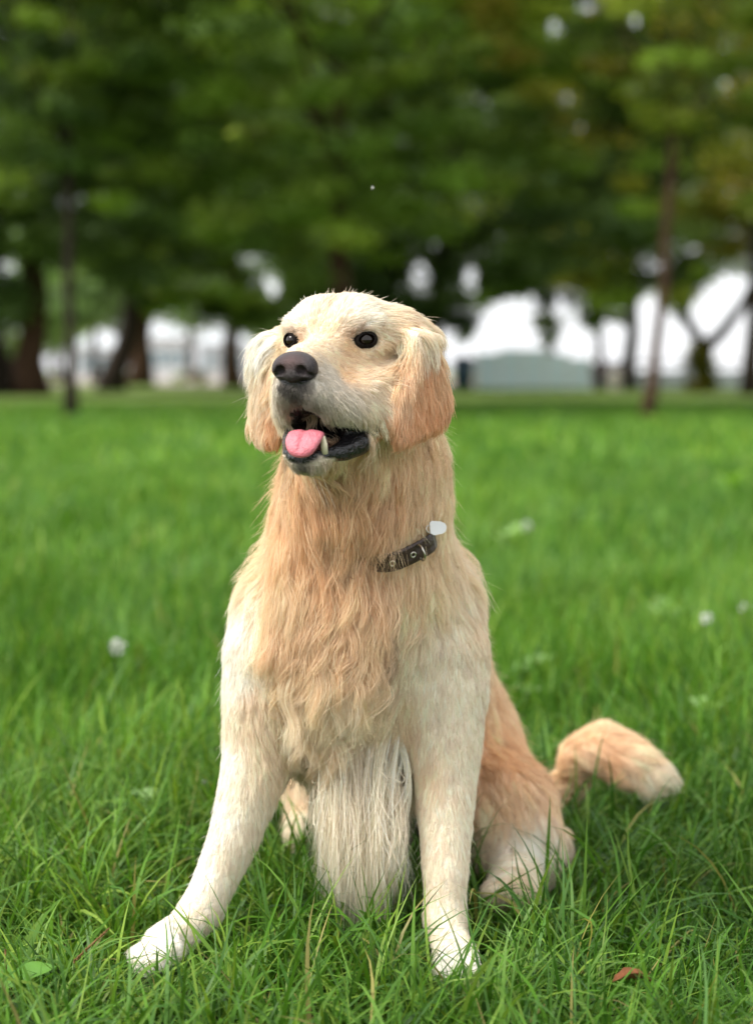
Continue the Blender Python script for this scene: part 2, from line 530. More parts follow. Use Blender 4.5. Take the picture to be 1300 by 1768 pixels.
# ring of the collar round the lower neck
c0, c1, c2 = P(655, 955, 2.035), P(722, 935, 2.045), P(765, 866, 2.15)
ring_c = P(640, 915, 2.14)
pl_n = unit(np.cross(c1 - c0, c2 - c0))
if pl_n[2] < 0: pl_n = -pl_n
ex = unit(RIGHT - pl_n * (RIGHT @ pl_n)); ey = np.cross(pl_n, ex)
ring_c = ring_c - pl_n * ((ring_c - c0) @ pl_n)
pts_, nrm_ = [], []
for k in range(96):
    a = 2 * math.pi * k / 96
    d = ex * math.cos(a) + ey * math.sin(a)
    r = np.linspace(0.0, 0.26, 140)
    q = ring_c + d * r[:, None]
    s_ = BODY.sample(q)
    i = np.argmax(s_ > 0.004)
    pts_.append(q[i]); nrm_.append(d)
pts_ = np.array(pts_)
for _ in range(3):
    pts_ = 0.5 * pts_ + 0.25 * (np.roll(pts_, 1, 0) + np.roll(pts_, -1, 0))
nrm_ = np.array(nrm_)
rp_ = np.array([proj(q) for q in pts_])
RING_VIS = ((rp_[:, 0] > 652) & (rp_[:, 0] < 748) & ((nrm_ @ np.array([0, -1.0, 0])) > -0.1)).astype(float)
for _ in range(2):
    RING_VIS = 0.5 * RING_VIS + 0.25 * (np.roll(RING_VIS, 1) + np.roll(RING_VIS, -1))
print('ring', [tuple(int(a) for a in q) for q, v_ in zip(rp_, RING_VIS) if v_ > .3])
# ------------------------------------------------------------------ coat: colours, lie, length (guide points spread over the body)
C_ = dict(cream=lin(250, 237, 217), white=lin(252, 244, 231), pale=lin(248, 228, 202), gold=lin(244, 214, 178), tan=lin(240, 201, 160),
          ear=lin(231, 181, 134), deep=lin(166, 124, 94), blond=lin(247, 224, 189), grey=lin(222, 213, 200), dark=lin(60, 54, 52),
          rust=lin(242, 203, 160), ash=lin(160, 150, 138))
GP, GD, GV, GC, GS = [], [], [], [], []
def g(px, py, Y, dx, dy, dz, length, col, lift=0.18, wave=0.0, clump=0.35, hang=0.0, s=55):
    GP.append(P(px, py, Y)); GD.append(unit(RIGHT * dx - UPV * dy + FWD * dz)); GV.append((length, lift, wave, clump, hang)); GC.append(C_[col]); GS.append(s)
def gh(l, f, u, dl, df, du, length, col, lift=0.14, wave=0.0, clump=0.25, hang=0.0, s=22, both=True):
    for sg in ((1, -1) if both and l else (1,)):
        GP.append(H(l * sg, f, u)); GD.append(unit(HL * dl * sg + HF * df + HU * du)); GV.append((length, lift, wave, clump, hang)); GC.append(C_[col]); GS.append(s)
# head
gh(0, 78, -18, 0, -1, 0.1, 4, 'pale')
gh(0, 40, -8, 0.1, -1, 0.1, 5, 'pale')
gh(0, 5, 6, 0, -1, 0.4, 8, 'pale')
gh(0, -20, 40, 0, -1, 0.4, 12, 'pale', s=12)
gh(20, -12, 30, 0.1, -0.8, 0.5, 12, 'cream')
gh(34, -10, 24, 0.5, -0.9, 0.3, 11, 'white')
gh(0, -70, 50, 0, -1, 0, 14, 'pale')
gh(38, -62, 42, 0.5, -0.8, -0.2, 16, 'cream')
gh(56, -40, 14, 0.4, -0.9, -0.3, 16, 'pale')
gh(52, -14, -10, 0.3, -0.9, -0.3, 10, 'pale')
gh(30, 6, -6, 0.4, -0.8, -0.4, 6, 'gold', s=14)
gh(20, 40, -16, 0.6, -0.8, -0.3, 6, 'pale')
gh(34, 28, -40, 0.3, -0.9, -0.45, 5.5, 'gold', s=18)
gh(30, 60, -40, 0.5, -0.7, -0.5, 7, 'grey')
gh(36, 40, -70, 0.2, -0.6, -0.8, 9, 'grey')
gh(44, 10, -70, 0.2, -0.8, -0.6, 10, 'cream')
gh(24, 76, -60, 0.4, -0.3, -0.9, 7, 'grey', s=16)
gh(9, 88, -58, 0.35, 0, -0.95, 7, 'dark', s=15)
gh(16, 84, -68, 0.35, 0, -0.95, 7, 'ash', s=12)
gh(0, 90, -70, 0.0, 0.1, -1, 6, 'dark', s=17, both=False)
gh(16, 80, -80, 0.3, 0, -0.95, 8, 'ash', s=13)
gh(27, 4, 1, -0.3, -0.3, 0.6, 5, 'dark', 0.25, s=5.5)
gh(36, 4, 10, 0.1, 0.1, 0.9, 5, 'dark', 0.25, s=4)
gh(52, -40, -50, 0.2, -0.8, -0.6, 16, 'pale')
gh(54, -30, -90, 0.2, -0.7, -0.7, 20, 'pale')
gh(48, -70, -110, 0.2, -0.5, -0.9, 26, 'gold', s=30)
gh(43, 5, 9, 0.3, 0.1, 0.9, 6, 'deep', 0.3, s=9)
gh(29, 4, 5, -0.3, -0.3, 0.8, 6, 'deep', 0.25, s=9)
gh(46, 2, -11, 0.3, -0.6, -0.6, 6, 'gold', 0.2, s=8)
gh(0, 66, -146, 0, -0.5, -0.8, 8, 'dark', s=13)
gh(0, 60, -152, 0, -0.5, -0.8, 8, 'grey', s=14)
gh(22, 50, -148, 0.2, -0.7, -0.6, 9, 'grey', s=14)
gh(32, 10, -146, 0.1, -0.8, -0.6, 14, 'pale', s=18)
gh(0, 20, -158, 0, -0.7, -0.7, 18, 'gold', s=26)
EAR_RANGE = [len(GP)]
for px, py, dx, dy, L, c, lf in ((712, 575, 0.35, 0.9, 30, 'pale', 0.2), (745, 590, 0.4, 0.9, 34, 'cream', 0.24), (708, 620, 0.12, 1, 34, 'gold', 0.2), (745, 640, 0.25, 1, 34, 'ear', 0.2),
                                (770, 650, 0.5, 0.9, 28, 'gold', 0.2), (690, 690, -0.25, 1, 26, 'gold', 0.16), (730, 700, 0.08, 1, 26, 'ear', 0.15), (775, 700, 0.35, 1, 24, 'ear', 0.18),
                                (688, 750, -0.1, 1, 16, 'ear', 0.12), (730, 755, 0.1, 1, 16, 'ear', 0.12), (775, 735, 0.4, 0.9, 22, 'ear', 0.16)):
    g(px, py, 1.925, dx, dy, 0.05, L * 0.9, c, lf, 0.02, 0.38, s=22)
EAR_RANGE.append(len(GP))
for px, py, dx, dy, L, c, lf in ((478, 580, -0.7, 0.6, 40, 'white', 0.28), (455, 605, -0.75, 0.7, 46, 'white', 0.32), (450, 640, -0.45, 1, 44, 'cream', 0.26), (478, 640, -0.2, 1, 40, 'gold', 0.22),
                                (448, 700, -0.25, 1, 34, 'pale', 0.2), (475, 710, 0.02, 1, 34, 'ear', 0.2), (440, 745, -0.3, 1, 22, 'pale', 0.16), (465, 765, 0, 1, 18, 'ear', 0.14)):
    g(px, py, 1.995, dx, dy, 0.05, L, c, lf, 0.03, 0.55, s=22)
EAR_RANGE.append(len(GP))
# neck
for px, py, Y, dx, dy, L, c, lf, wv in ((480, 820, 2.02, -0.2, 1, 48, 'gold', 0.16, 0.05), (540, 850, 2.0, 0.1, 1, 52, 'tan', 0.14, 0.05), (600, 860, 2.0, 0.0, 1, 54, 'tan', 0.14, 0.06),
                                        (660, 850, 2.0, 0.1, 1, 52, 'tan', 0.14, 0.06), (715, 830, 2.02, 0.12, 1, 50, 'gold', 0.15, 0.07), (745, 860, 2.06, 0.12, 1, 42, 'blond', 0.18, 0.08),
                                        (500, 900, 2.03, -0.3, 1, 60, 'tan', 0.16, 0.08), (570, 920, 2.0, -0.05, 1, 66, 'tan', 0.15, 0.10), (640, 920, 2.0, 0.05, 1, 66, 'tan', 0.15, 0.10), (700, 900, 2.02, 0.1, 1, 60, 'blond', 0.16, 0.09)):
    g(px, py, Y, dx, dy, 0, L, c, lf, wv, 0.72, 0.15)
# ruff and chest
for px, py, Y, dx, dy, L, c, lf, wv, cl in ((418, 950, 2.10, -0.2, 1, 30, 'blond', 0.22, 0.10, 0.7), (440, 1000, 2.07, -0.15, 1, 36, 'pale', 0.18, 0.07, 0.6), (500, 980, 2.03, 0.1, 1, 74, 'blond', 0.2, 0.12, 0.8),
                                            (560, 1000, 2.02, 0.1, 1, 84, 'gold', 0.2, 0.13, 0.82), (610, 990, 2.02, -0.1, 1, 84, 'tan', 0.2, 0.14, 0.82), (660, 1000, 2.04, -0.3, 1, 64, 'gold', 0.18, 0.12, 0.75),
                                            (740, 1000, 2.06, 0.2, 0.9, 48, 'blond', 0.2, 0.08, 0.6), (800, 950, 2.12, 0.15, 1, 40, 'pale', 0.16, 0.06, 0.5), (790, 1010, 2.10, 0.4, 0.8, 44, 'pale', 0.2, 0.06, 0.5),
                                            (490, 1060, 2.03, 0.2, 1, 70, 'gold', 0.2, 0.12, 0.8), (560, 1080, 2.02, -0.1, 1, 84, 'gold', 0.22, 0.15, 0.85), (620, 1080, 2.03, -0.35, 1, 80, 'gold', 0.2, 0.14, 0.8),
                                            (500, 1130, 2.04, 0.3, 1, 66, 'blond', 0.2, 0.12, 0.8), (560, 1160, 2.03, 0.0, 1, 96, 'pale', 0.22, 0.15, 0.86), (610, 1150, 2.04, -0.2, 1, 92, 'blond', 0.2, 0.13, 0.82),
                                            (540, 1220, 2.05, 0.1, 1, 60, 'gold', 0.2, 0.14, 0.85)):
    g(px, py, Y, dx, dy, 0, L, c, lf, wv, cl, 0.15)
for px, py in ((520, 1250), (560, 1265), (610, 1250), (660, 1255), (640, 1200), (585, 1225)):
    g(px, py, 2.06, -0.02, 1, 0, 52, 'gold' if px < 600 else 'pale', 0.18, 0.08, 0.7, 0.25, s=36)
# shoulders and upper arms: short and smooth
for px, py, Y, dx, dy, L, c in ((415, 1080, 2.08, -0.1, 1, 24, 'white'), (420, 1160, 2.06, -0.05, 1, 22, 'white'), (455, 1200, 2.04, 0.1, 1, 24, 'pale'), (485, 1270, 2.05, 0.5, 0.9, 28, 'pale'),
                                (700, 1080, 2.07, -0.05, 1, 30, 'pale'), (760, 1090, 2.08, 0.1, 1, 20, 'cream'), (800, 1080, 2.11, 0.25, 1, 20, 'pale'), (740, 1170, 2.05, 0, 1, 17, 'cream'),
                                (790, 1180, 2.07, 0.15, 1, 17, 'cream'), (680, 1170, 2.07, -0.1, 1, 36, 'pale'), (640, 1230, 2.08, -0.1, 1, 44, 'blond'), (700, 1250, 2.07, -0.05, 1, 34, 'pale'), (770, 1240, 2.06, 0, 1, 16, 'cream')):
    g(px, py, Y, dx, dy, 0, L, c, 0.14, 0.03, 0.4)
# legs; outer left foreleg whitened, the light on it put into the coat
for px, py, Y, dx, dy, L, c in ((400, 1300, 2.06, -0.2, 1, 15, 'white'), (470, 1300, 2.06, 0.2, 1, 24, 'pale'), (385, 1400, 2.04, -0.3, 1, 13, 'white'), (440, 1400, 2.04, 0.1, 1, 18, 'cream'),
                                (350, 1500, 2.02, -0.3, 1, 11, 'white'), (400, 1500, 2.02, 0, 1, 16, 'cream'), (340, 1580, 2.0, -0.5, 1, 9, 'cream'), (290, 1640, 1.97, -1, 0.4, 8, 'white'), (240, 1655, 1.94, -1, 0.4, 8, 'white'),
                                (735, 1330, 2.06, -0.05, 1, 20, 'pale'), (790, 1330, 2.06, 0.15, 1, 14, 'cream'), (740, 1430, 2.04, -0.1, 1, 16, 'cream'), (795, 1430, 2.04, 0.1, 1, 13, 'cream'),
                                (770, 1520, 2.01, 0.05, 1, 11, 'cream'), (775, 1600, 1.99, 0, 1, 10, 'cream'), (790, 1665, 1.95, 0.1, 1, 9, 'white')):
    g(px, py, Y, dx, dy, 0, L, c, 0.16, 0.02, 0.3, s=35)
g(470, 1420, 2.10, 0.35, 1, 0.2, 40, 'cream', 0.3, 0.06, 0.7, 0.4, s=22)     # feathers behind the left foreleg
g(455, 1470, 2.08, 0.4, 1, 0.2, 46, 'pale', 0.3, 0.06, 0.7, 0.5, s=18)
# (fringe base)
for px, py, L in ((580, 1320, 90), (630, 1320, 100), (675, 1310, 90), (610, 1370, 100), (660, 1370, 100), (600, 1420, 80)):
    g(px, py, 2.14, -0.03, 1, 0.05, L, 'cream', 0.22, 0.025, 0.75, 1.0, s=34)
# flank, back, thigh, hind foot, tail
for px, py, Y, dx, dy, dz, L, c, lf, wv, cl, s in ((830, 1060, 2.2, 0.2, 1, 0.3, 30, 'gold', 0.22, 0.03, 0.5, 50), (850, 1160, 2.25, 0.15, 1, 0.3, 36, 'gold', 0.25, 0.04, 0.55, 50), (835, 1230, 2.25, 0.25, 1, 0.2, 44, 'gold', 0.22, 0.05, 0.6, 45),
                                                   (860, 1290, 2.32, 0.3, 1, 0.1, 42, 'rust', 0.24, 0.06, 0.65, 45), (920, 1330, 2.4, 0.4, 0.9, 0, 36, 'rust', 0.26, 0.06, 0.6, 40), (850, 1370, 2.28, 0.3, 1, 0, 38, 'gold', 0.2, 0.06, 0.6, 40),
                                                   (930, 1390, 2.33, 0.25, 1, 0, 32, 'gold', 0.24, 0.04, 0.5, 30), (900, 1450, 2.26, 0.05, 1, 0, 28, 'white', 0.2, 0.03, 0.5, 30), (850, 1450, 2.28, -0.2, 1, 0, 30, 'pale', 0.2, 0.03, 0.5, 30),
                                                   (958, 1465, 2.33, 0.2, 1, 0, 22, 'cream', 0.2, 0.02, 0.4, 22), (890, 1520, 2.2, 0, 1, 0, 14, 'cream', 0.16, 0.02, 0.3, 25), (540, 1400, 2.32, -0.1, 1, 0, 20, 'cream', 0.2, 0.02, 0.4, 35),
                                                   (700, 1420, 2.32, 0.0, 1, 0, 22, 'ash', 0.2, 0.02, 0.4, 35), (720, 950, 2.3, 0.2, 0.9, 0.4, 34, 'gold', 0.2, 0.04, 0.5, 60), (800, 1150, 2.55, 0.1, 1, 0.2, 34, 'gold', 0.2, 0.04, 0.5, 60)):  # ash on the inner thigh: shade between the legs put into the coat
    g(px, py, Y, dx, dy, dz, L, c, lf, wv, cl, 0.1, s)
for px, py, dx, dy, L, c, hg in ((940, 1390, 0.8, -0.5, 40, 'gold', 0.3), (985, 1340, 0.4, -0.8, 34, 'gold', 0.0), (1000, 1262, 0.9, -0.2, 40, 'gold', 0.1), (1045, 1262, 1, 0.15, 52, 'gold', 0.0), (1040, 1310, 0.9, 0.45, 56, 'rust', 0.2),
                                 (1090, 1290, 1, 0.4, 50, 'gold', 0.0), (1090, 1335, 0.8, 0.5, 52, 'pale', 0.35), (1030, 1340, 0.5, 0.9, 50, 'pale', 0.5), (1140, 1330, 1, 0.4, 36, 'cream', 0.1), (1160, 1350, 1, 0.3, 30, 'cream', 0.2)):
    g(px, py, 2.58, dx, dy, 0.0, L * 0.85, c, 0.14, 0.03, 0.4, hg, s=34)
GE = np.zeros(len(GP), int)
GP, GD, GV, GC, GS = map(np.array, (GP, GD, GV, GC, GS))
GE[EAR_RANGE[0]:EAR_RANGE[1]] = 1; GE[EAR_RANGE[1]:EAR_RANGE[2]] = 2

def ear_id(p):
    out = np.zeros(len(p), int)
    for k, (o, e1, e2, n, poly) in enumerate(EARS):
        q = p - o
        a, b, c = q @ e1, q @ e2, q @ n
        c0_ = poly.mean(0)
        pg = c0_ + (poly - c0_) * 1.12
        ins = np.zeros(len(p), bool)
        for i in range(len(pg)):
            (x1, y1), (x2, y2) = pg[i], pg[i - 1]
            ins ^= ((y1 > b) != (y2 > b)) & (a < (x2 - x1) * (b - y1) / (y2 - y1 + 1e-12) + x1)
        out[ins & (np.abs(c) < 0.022)] = k + 1
    return out


def coat(p):
    d = np.sqrt(((p[:, None, :] - GP[None]) ** 2).sum(2)) * 1000
    w = (GS[None] / (d + 2)) ** 4
    w = w * np.where(ear_id(p)[:, None] == GE[None], 1.0, 0.0008)
    w /= w.sum(1, keepdims=True)
    return unit(w @ GD), w @ GV, w @ GC

# bare, dark places: lips, mouth, eyes, nose (head space, mm)
BALD = [((38, 22, -114), (20, 38, 25)), ((-34, 20, -112), (16, 36, 18)), ((0, 70, -96), (23, 34, 19)), ((2, 46, -101), (37, 52, 16)), ((22, 46, -122), (16, 22, 10)), ((0, 56, -87), (19, 36, 11)), ((0, -8, -98), (50, 36, 22)), ((19, 10, -103), (27, 42, 14)), ((-17, 10, -103), (24, 42, 14)), ((-16, 48, -122), (14, 20, 9)), ((0, 44, -106), (29, 44, 23)), ((0, 58, -129), (21, 18, 10)), ((44.5, -1, 1), (10, 16, 4.6)), ((-44.5, -1, 1), (10, 16, 4.6)), ((44, 0, 0.5), (16, 17, 3.2)), ((-44, 0, 0.5), (16, 17, 3.2)),
        ((0, 92, -38), (26, 18, 18)), ((0, 90, -84), (12, 22, 10)), ((52, -3, -97), (12, 9, 8)), ((-52, -3, -97), (12, 9, 8))]
def bare(p):
    q = head_local(p)
    v = np.full(len(p), 9.0)
    for c, r in BALD:
        v = np.minimum(v, np.sqrt((((q - c) / r) ** 2).sum(1)))
    return v

nv = len(BV)
V_DIR, V_VAL, V_COL = np.empty((nv, 3)), np.empty((nv, 5)), np.empty((nv, 3))
for i in range(0, nv, 8000):
    V_DIR[i:i + 8000], V_VAL[i:i + 8000], V_COL[i:i + 8000] = coat(BV[i:i + 8000])
V_BARE = bare(BV)
skin = V_COL * 0.92
t_ = np.clip((V_BARE - 0.92) / 0.16, 0, 1)[:, None]
skin = skin * t_ + np.array([0.010, 0.009, 0.010]) * (1 - t_)

m_skin, nt_, n_, l_, b_ = new_mat('dog_skin')
at_ = n_.new('ShaderNodeAttribute'); at_.attribute_name = 'tint'
l_.new(at_.outputs['Color'], b_.inputs['Base Color'])
wet = n_.new('ShaderNodeAttribute'); wet.attribute_name = 'wet'
mr_ = n_.new('ShaderNodeMapRange'); mr_.inputs['To Min'].default_value = 0.85; mr_.inputs['To Max'].default_value = 0.22
l_.new(wet.outputs['Fac'], mr_.inputs['Value']); l_.new(mr_.outputs['Result'], b_.inputs['Roughness'])
tc_ = n_.new('ShaderNodeTexCoord'); nz_ = n_.new('ShaderNodeTexNoise'); bp_ = n_.new('ShaderNodeBump')
nz_.inputs['Scale'].default_value = 130; nz_.inputs['Detail'].default_value = 3; nz_.inputs['Distortion'].default_value = 1.5
bp_.inputs['Strength'].default_value = 0.9; bp_.inputs['Distance'].default_value = 0.004
l_.new(tc_.outputs['Object'], nz_.inputs['Vector']); l_.new(nz_.outputs['Fac'], bp_.inputs['Height']); l_.new(bp_.outputs['Normal'], b_.inputs['Normal'])

dog = empty('dog', (0.05, 2.1, 0))
tag(dog, 'golden retriever sitting in the grass with open mouth, tongue out and brown collar', 'dog')
body = mesh_obj('body', BV, BF, m_skin, dog, skin)
wa = body.data.attributes.new('wet', 'FLOAT', 'POINT')
wa.data.foreach_set('value', (1 - t_[:, 0]).astype(np.float32))

# fur shader
m_fur = bpy.data.materials.new('fur'); m_fur.use_nodes = True
fn, fl = m_fur.node_tree.nodes, m_fur.node_tree.links
fn.clear()
fo = fn.new('ShaderNodeOutputMaterial')
fa = fn.new('ShaderNodeAttribute'); fa.attribute_name = 'tint'
fd, ft = fn.new('ShaderNodeBsdfDiffuse'), fn.new('ShaderNodeBsdfTranslucent')
fr = fn.new('ShaderNodeBsdfHair'); fr.component = 'Reflection'
fr.inputs['RoughnessU'].default_value = 0.28; fr.inputs['RoughnessV'].default_value = 0.6
fr.inputs['Color'].default_value = (1.0, 0.95, 0.86, 1)
fm1, fm2 = fn.new('ShaderNodeMixShader'), fn.new('ShaderNodeMixShader')
fm1.inputs['Fac'].default_value = 0.34
fm2.inputs['Fac'].default_value = 0.07
fl.new(fa.outputs['Color'], fd.inputs['Color']); fl.new(fa.outputs['Color'], ft.inputs['Color'])
fl.new(fd.outputs['BSDF'], fm1.inputs[1]); fl.new(ft.outputs['BSDF'], fm1.inputs[2])
fl.new(fm1.outputs['Shader'], fm2.inputs[1]); fl.new(fr.outputs['BSDF'], fm2.inputs[2])
fl.new(fm2.outputs['Shader'], fo.inputs['Surface'])

# face areas, normals
A0, A1, A2, A3 = (BV[BF[:, i]] for i in range(4))
FN = np.cross(A2 - A0, A3 - A1)
FA = np.linalg.norm(FN, axis=1) * 0.5
FN = unit(FN)
FC = (A0 + A1 + A2 + A3) / 4
FVAL, FBARE = V_VAL[BF].mean(1), V_BARE[BF].mean(1)
view = unit(CAMP - FC)
facing = (FN * view).sum(1)
FW = FA * np.where(facing > -0.25, 1.0, 0.3) * (FBARE > 1.0)
hl_ = head_local(FC)
IN_HEAD = (hl_[:, 2] > -165) & (FC[:, 2] > 0.5) & (FC[:, 1] < 2.06)
FW = FW * np.where(IN_HEAD & (FVAL[:, 0] < 18), 2.4, 1.0) * np.where(FC[:, 2] < 0.03, 0.3, 1)

def sample_roots(n):
    fi = rng.choice(len(BF), n, p=FW / FW.sum())
    u, v = rng.random((2, n, 1))
    p = (A0[fi] * (1 - u) + A1[fi] * u) * (1 - v) + (A3[fi] * (1 - u) + A2[fi] * u) * v
    return p, FN[fi], fi

NS = 9
def grow(p0, N0, T, val):
    """guide strands that follow the surface of the body"""
    n = len(p0)
    L = val[:, 0:1] * 0.001
    lift, hang = val[:, 1:2], val[:, 4:5]
    seg = L / (NS - 1)
    T = T - N0 * (T * N0).sum(1, keepdims=True)
    T = unit(T)
    d = unit(T * (1 - lift) + N0 * (lift * 1.6))
    out = [p0.copy()]
    p = p0.copy()
    for k in range(1, NS):
        t = k / (NS - 1)
        q = p + d * seg
        s = BODY.sample(q)[:, None]; gr = BODY.grad(q)
        hmin = 0.0012 + L * 0.10 * t
        hmax = 0.003 + L * (0.10 + lift * 0.9) * t
        q = q + gr * np.maximum(hmin - s, 0) - gr * np.maximum(s - hmax, 0) * 0.6 * (1 - hang)
        nd = unit(q - p)
        tt = unit(T - gr * (T * gr).sum(1, keepdims=True))
        d = unit(nd * 0.6 + tt * 0.35 * (1 - hang * 0.7) + np.array([0, 0, -1.0]) * (0.05 + 0.6 * hang))
        p = p + nd * seg
        out.append(p.copy())
    return np.stack(out, 1)

NG = 15000
gp, gn, gf = sample_roots(NG)
# jitter of lie, length and wave per lock
val = FVAL[gf].copy()
gT = unit(V_DIR[BF[gf]].mean(1) + rng.normal(0, 0.16, (NG, 3)) * (0.5 + val[:, 2:3] * 6))
val[:, 0] *= rng.uniform(0.78, 1.2, NG)
val[:, 1] *= rng.uniform(0.7, 1.5, NG)
GS_ = grow(gp, gn, gT, val)
tt = np.linspace(0, 1, NS)[None, :, None]
side = unit(np.cross(gT, gn))[:, None, :]
amp = (1.6 * val[:, 2] * val[:, 0] * 0.001)[:, None, None] * rng.uniform(0.4, 1.5, (NG, 1, 1))
ph = rng.uniform(0, 6.28, (NG, 1, 1)); fq = rng.uniform(0.7, 1.5, (NG, 1, 1))
GS_ = GS_ + side * amp * (np.sin(6.28 * fq * tt + ph) - np.sin(ph)) * np.minimum(tt * 1.6, 1.2)
GS_ = GS_ + gn[:, None, :] * amp * 0.6 * np.maximum(np.sin(6.28 * fq * tt + ph + 1.3) - np.sin(ph + 1.3), -0.1) * tt
# long coat gathers into larger locks
lng = np.where(val[:, 0] > 36)[0]
sup = rng.choice(lng, max(8, len(lng) // 7), replace=False)
kd = kdtree.KDTree(len(sup))
for i, j in enumerate(sup): kd.insert(gp[j], i)
kd.balance()
own = sup[[kd.find(gp[j])[1] for j in lng]]
same = np.clip((gn[lng] * gn[own]).sum(1), 0, 1)[:, None, None]
kq = 0.5 * same * rng.uniform(0.6, 1.1, (len(lng), 1, 1))
shp = GS_[lng] - GS_[lng][:, :1]
so = GS_[own] - GS_[own][:, :1]
offs = (gp[own] - gp[lng])[:, None, :]
offs = offs * np.minimum(1, 0.022 / (np.linalg.norm(offs, axis=2, keepdims=True) + 1e-6))
GS_new = gp[lng][:, None, :] + shp * (1 - kq) + so * kq + offs * kq * np.clip(tt * 1.2, 0, 1) ** 1.3
SUPT = np.ones((NG, 1))
st_sup = dict(zip(sup, rng.normal(1.0, 0.13, len(sup))))
SUPT[lng, 0] = [st_sup[j] for j in own]
GS_[lng] = GS_new
kd = kdtree.KDTree(NG)
for i in range(NG):
    kd.insert(gp[i], i)
kd.balance()
GCOL = V_COL[BF[gf]].mean(1) * rng.normal(1.0, 0.09, (NG, 1)) * SUPT ** np.array([0.8, 1.0, 1.3])
print('guides', round(time.time() - T0, 1), 's')

NF = 230000
cp, cn, cf = sample_roots(NF)
near = np.empty((NF, 3), np.int32)
for i in range(NF):
    near[i] = [r[1] for r in kd.find_n(cp[i], 3)]
dist = np.linalg.norm(cp[:, None] - gp[near], axis=2)
w = 1 / (dist + 1e-4) ** 2
# no mixing across folds: guides whose skin faces elsewhere count little
E_G, E_C = ear_id(gp), ear_id(cp)
w *= np.where(E_G[near] == E_C[:, None], 1.0, 1e-4)
w *= np.clip((gn[near] * cn[:, None]).sum(2), 0.02, 1) ** 2
near_best = near[np.arange(NF), w.argmax(1)]
w /= w.sum(1, keepdims=True)
cl = val[near_best, 3] * rng.uniform(0.6, 1.1, NF)
shape = (GS_[near] - GS_[near][:, :, :1]) * w[:, :, None, None]
shape = shape.sum(1)
one = GS_[near_best] - GS_[near_best][:, :1]
c_ = np.clip(cl, 0, 0.95)[:, None, None]
shape = shape * (1 - c_) + one * c_
tl = np.linspace(0, 1, NS)[None, :, None]
pull = c_ * np.clip(tl * 1.25, 0, 1) ** 1.2
off = (gp[near_best] - cp)[:, None, :]
ol = np.linalg.norm(off, axis=2, keepdims=True)
off = off * np.minimum(1, 0.012 / (ol + 1e-6))
lr = rng.uniform(0.72, 1.1, (NF, 1, 1))
# the coat parts round the bare stretch of the collar
vis = np.where(RING_VIS > 0.5)[0]
dc = np.full(NF, 9.0); along = np.zeros(NF); hd = np.zeros(NF)
cand = np.where(np.linalg.norm(cp - pts_[vis].mean(0), axis=1) < 0.2)[0]
for lo_ in range(0, len(cand), 4000):
    c_i = cand[lo_:lo_ + 4000]
    dd = np.linalg.norm(cp[c_i][:, None] - pts_[vis][None], axis=2)
    j = dd.argmin(1)
    dc[c_i] = dd.min(1); along[c_i] = ((cp[c_i] - pts_[vis][j]) * pl_n).sum(1)
    hd[c_i] = np.sqrt(np.maximum(dd.min(1) ** 2 - along[c_i] ** 2, 0))
on = (dc < 0.10) & (hd < 0.012)
Ls = FVAL[cf, 0] * 0.001
cutl = np.clip((np.abs(along) - 0.011) / Ls, 0.12, 1.1)
cut_ = on & (along > -0.012) & (along < 0.06) & (rng.random(NF) > 0.07)
lr[cut_, 0, 0] = np.minimum(lr[cut_, 0, 0], cutl[cut_])
bald_c = on & (np.abs(along) < 0.0115)
fz = rng.normal(0, 1, (NF, 1, 3)) * (FVAL[cf, 0] * 0.001)[:, None, None]
S = cp[:, None, :] + shape * lr + off * pull + fz * 0.055 * tl ** 1.5 - cn[:, None, :] * 0.0012
S[bald_c] = cp[bald_c][:, None] - cn[bald_c][:, None] * 0.004 * tl
# a few stray hairs stand off the coat
st = rng.random(NF) < 0.012
S[st] += (cn[st] * (FVAL[cf[st], 0:1] * 0.001))[:, None, :] * rng.uniform(0.15, 0.5, (st.sum(), 1, 1)) * tl ** 1.4
colr = GCOL[near_best] * 0.75 + V_COL[BF[cf]].mean(1) * 0.25
colr = np.clip(colr * rng.normal(1.0, 0.09, (NF, 1)), 0.004, 0.93)
rad = np.where(FVAL[cf, 0] < 12, 0.00021, 0.00027) * rng.uniform(0.7, 1.2, NF)
rad[st] *= 0.6
prof = np.interp(np.linspace(0, 1, NS), [0, 0.3, 0.75, 1], [0.9, 1.0, 0.75, 0.2])

def hair(name, m, parent=dog, S=S, rad=rad, colr=colr):
    S_, r_, c_ = S[m], rad[m], colr[m]
    hc = bpy.data.hair_curves.new(name)
    k = S_.shape[1]
    hc.add_curves([k] * len(S_))
    hc.attributes['position'].data.foreach_set('vector', S_.astype(np.float32).ravel())
    pr = np.interp(np.linspace(0, 1, k), np.linspace(0, 1, NS), prof)
    ra = hc.attributes.get('radius') or hc.attributes.new('radius', 'FLOAT', 'POINT')
    ra.data.foreach_set('value', (r_[:, None] * pr[None]).astype(np.float32).ravel())
    ca = hc.attributes.new('tint', 'FLOAT_COLOR', 'CURVE')
    c4 = np.ones((len(S_), 4), np.float32); c4[:, :3] = c_
    ca.data.foreach_set('color', c4.ravel())
    hc.materials.append(m_fur)
    o = bpy.data.objects.new(name, hc)
    COL.objects.link(o)
    o.parent = parent
    o.matrix_parent_inverse = parent.matrix_world.inverted()
    return o

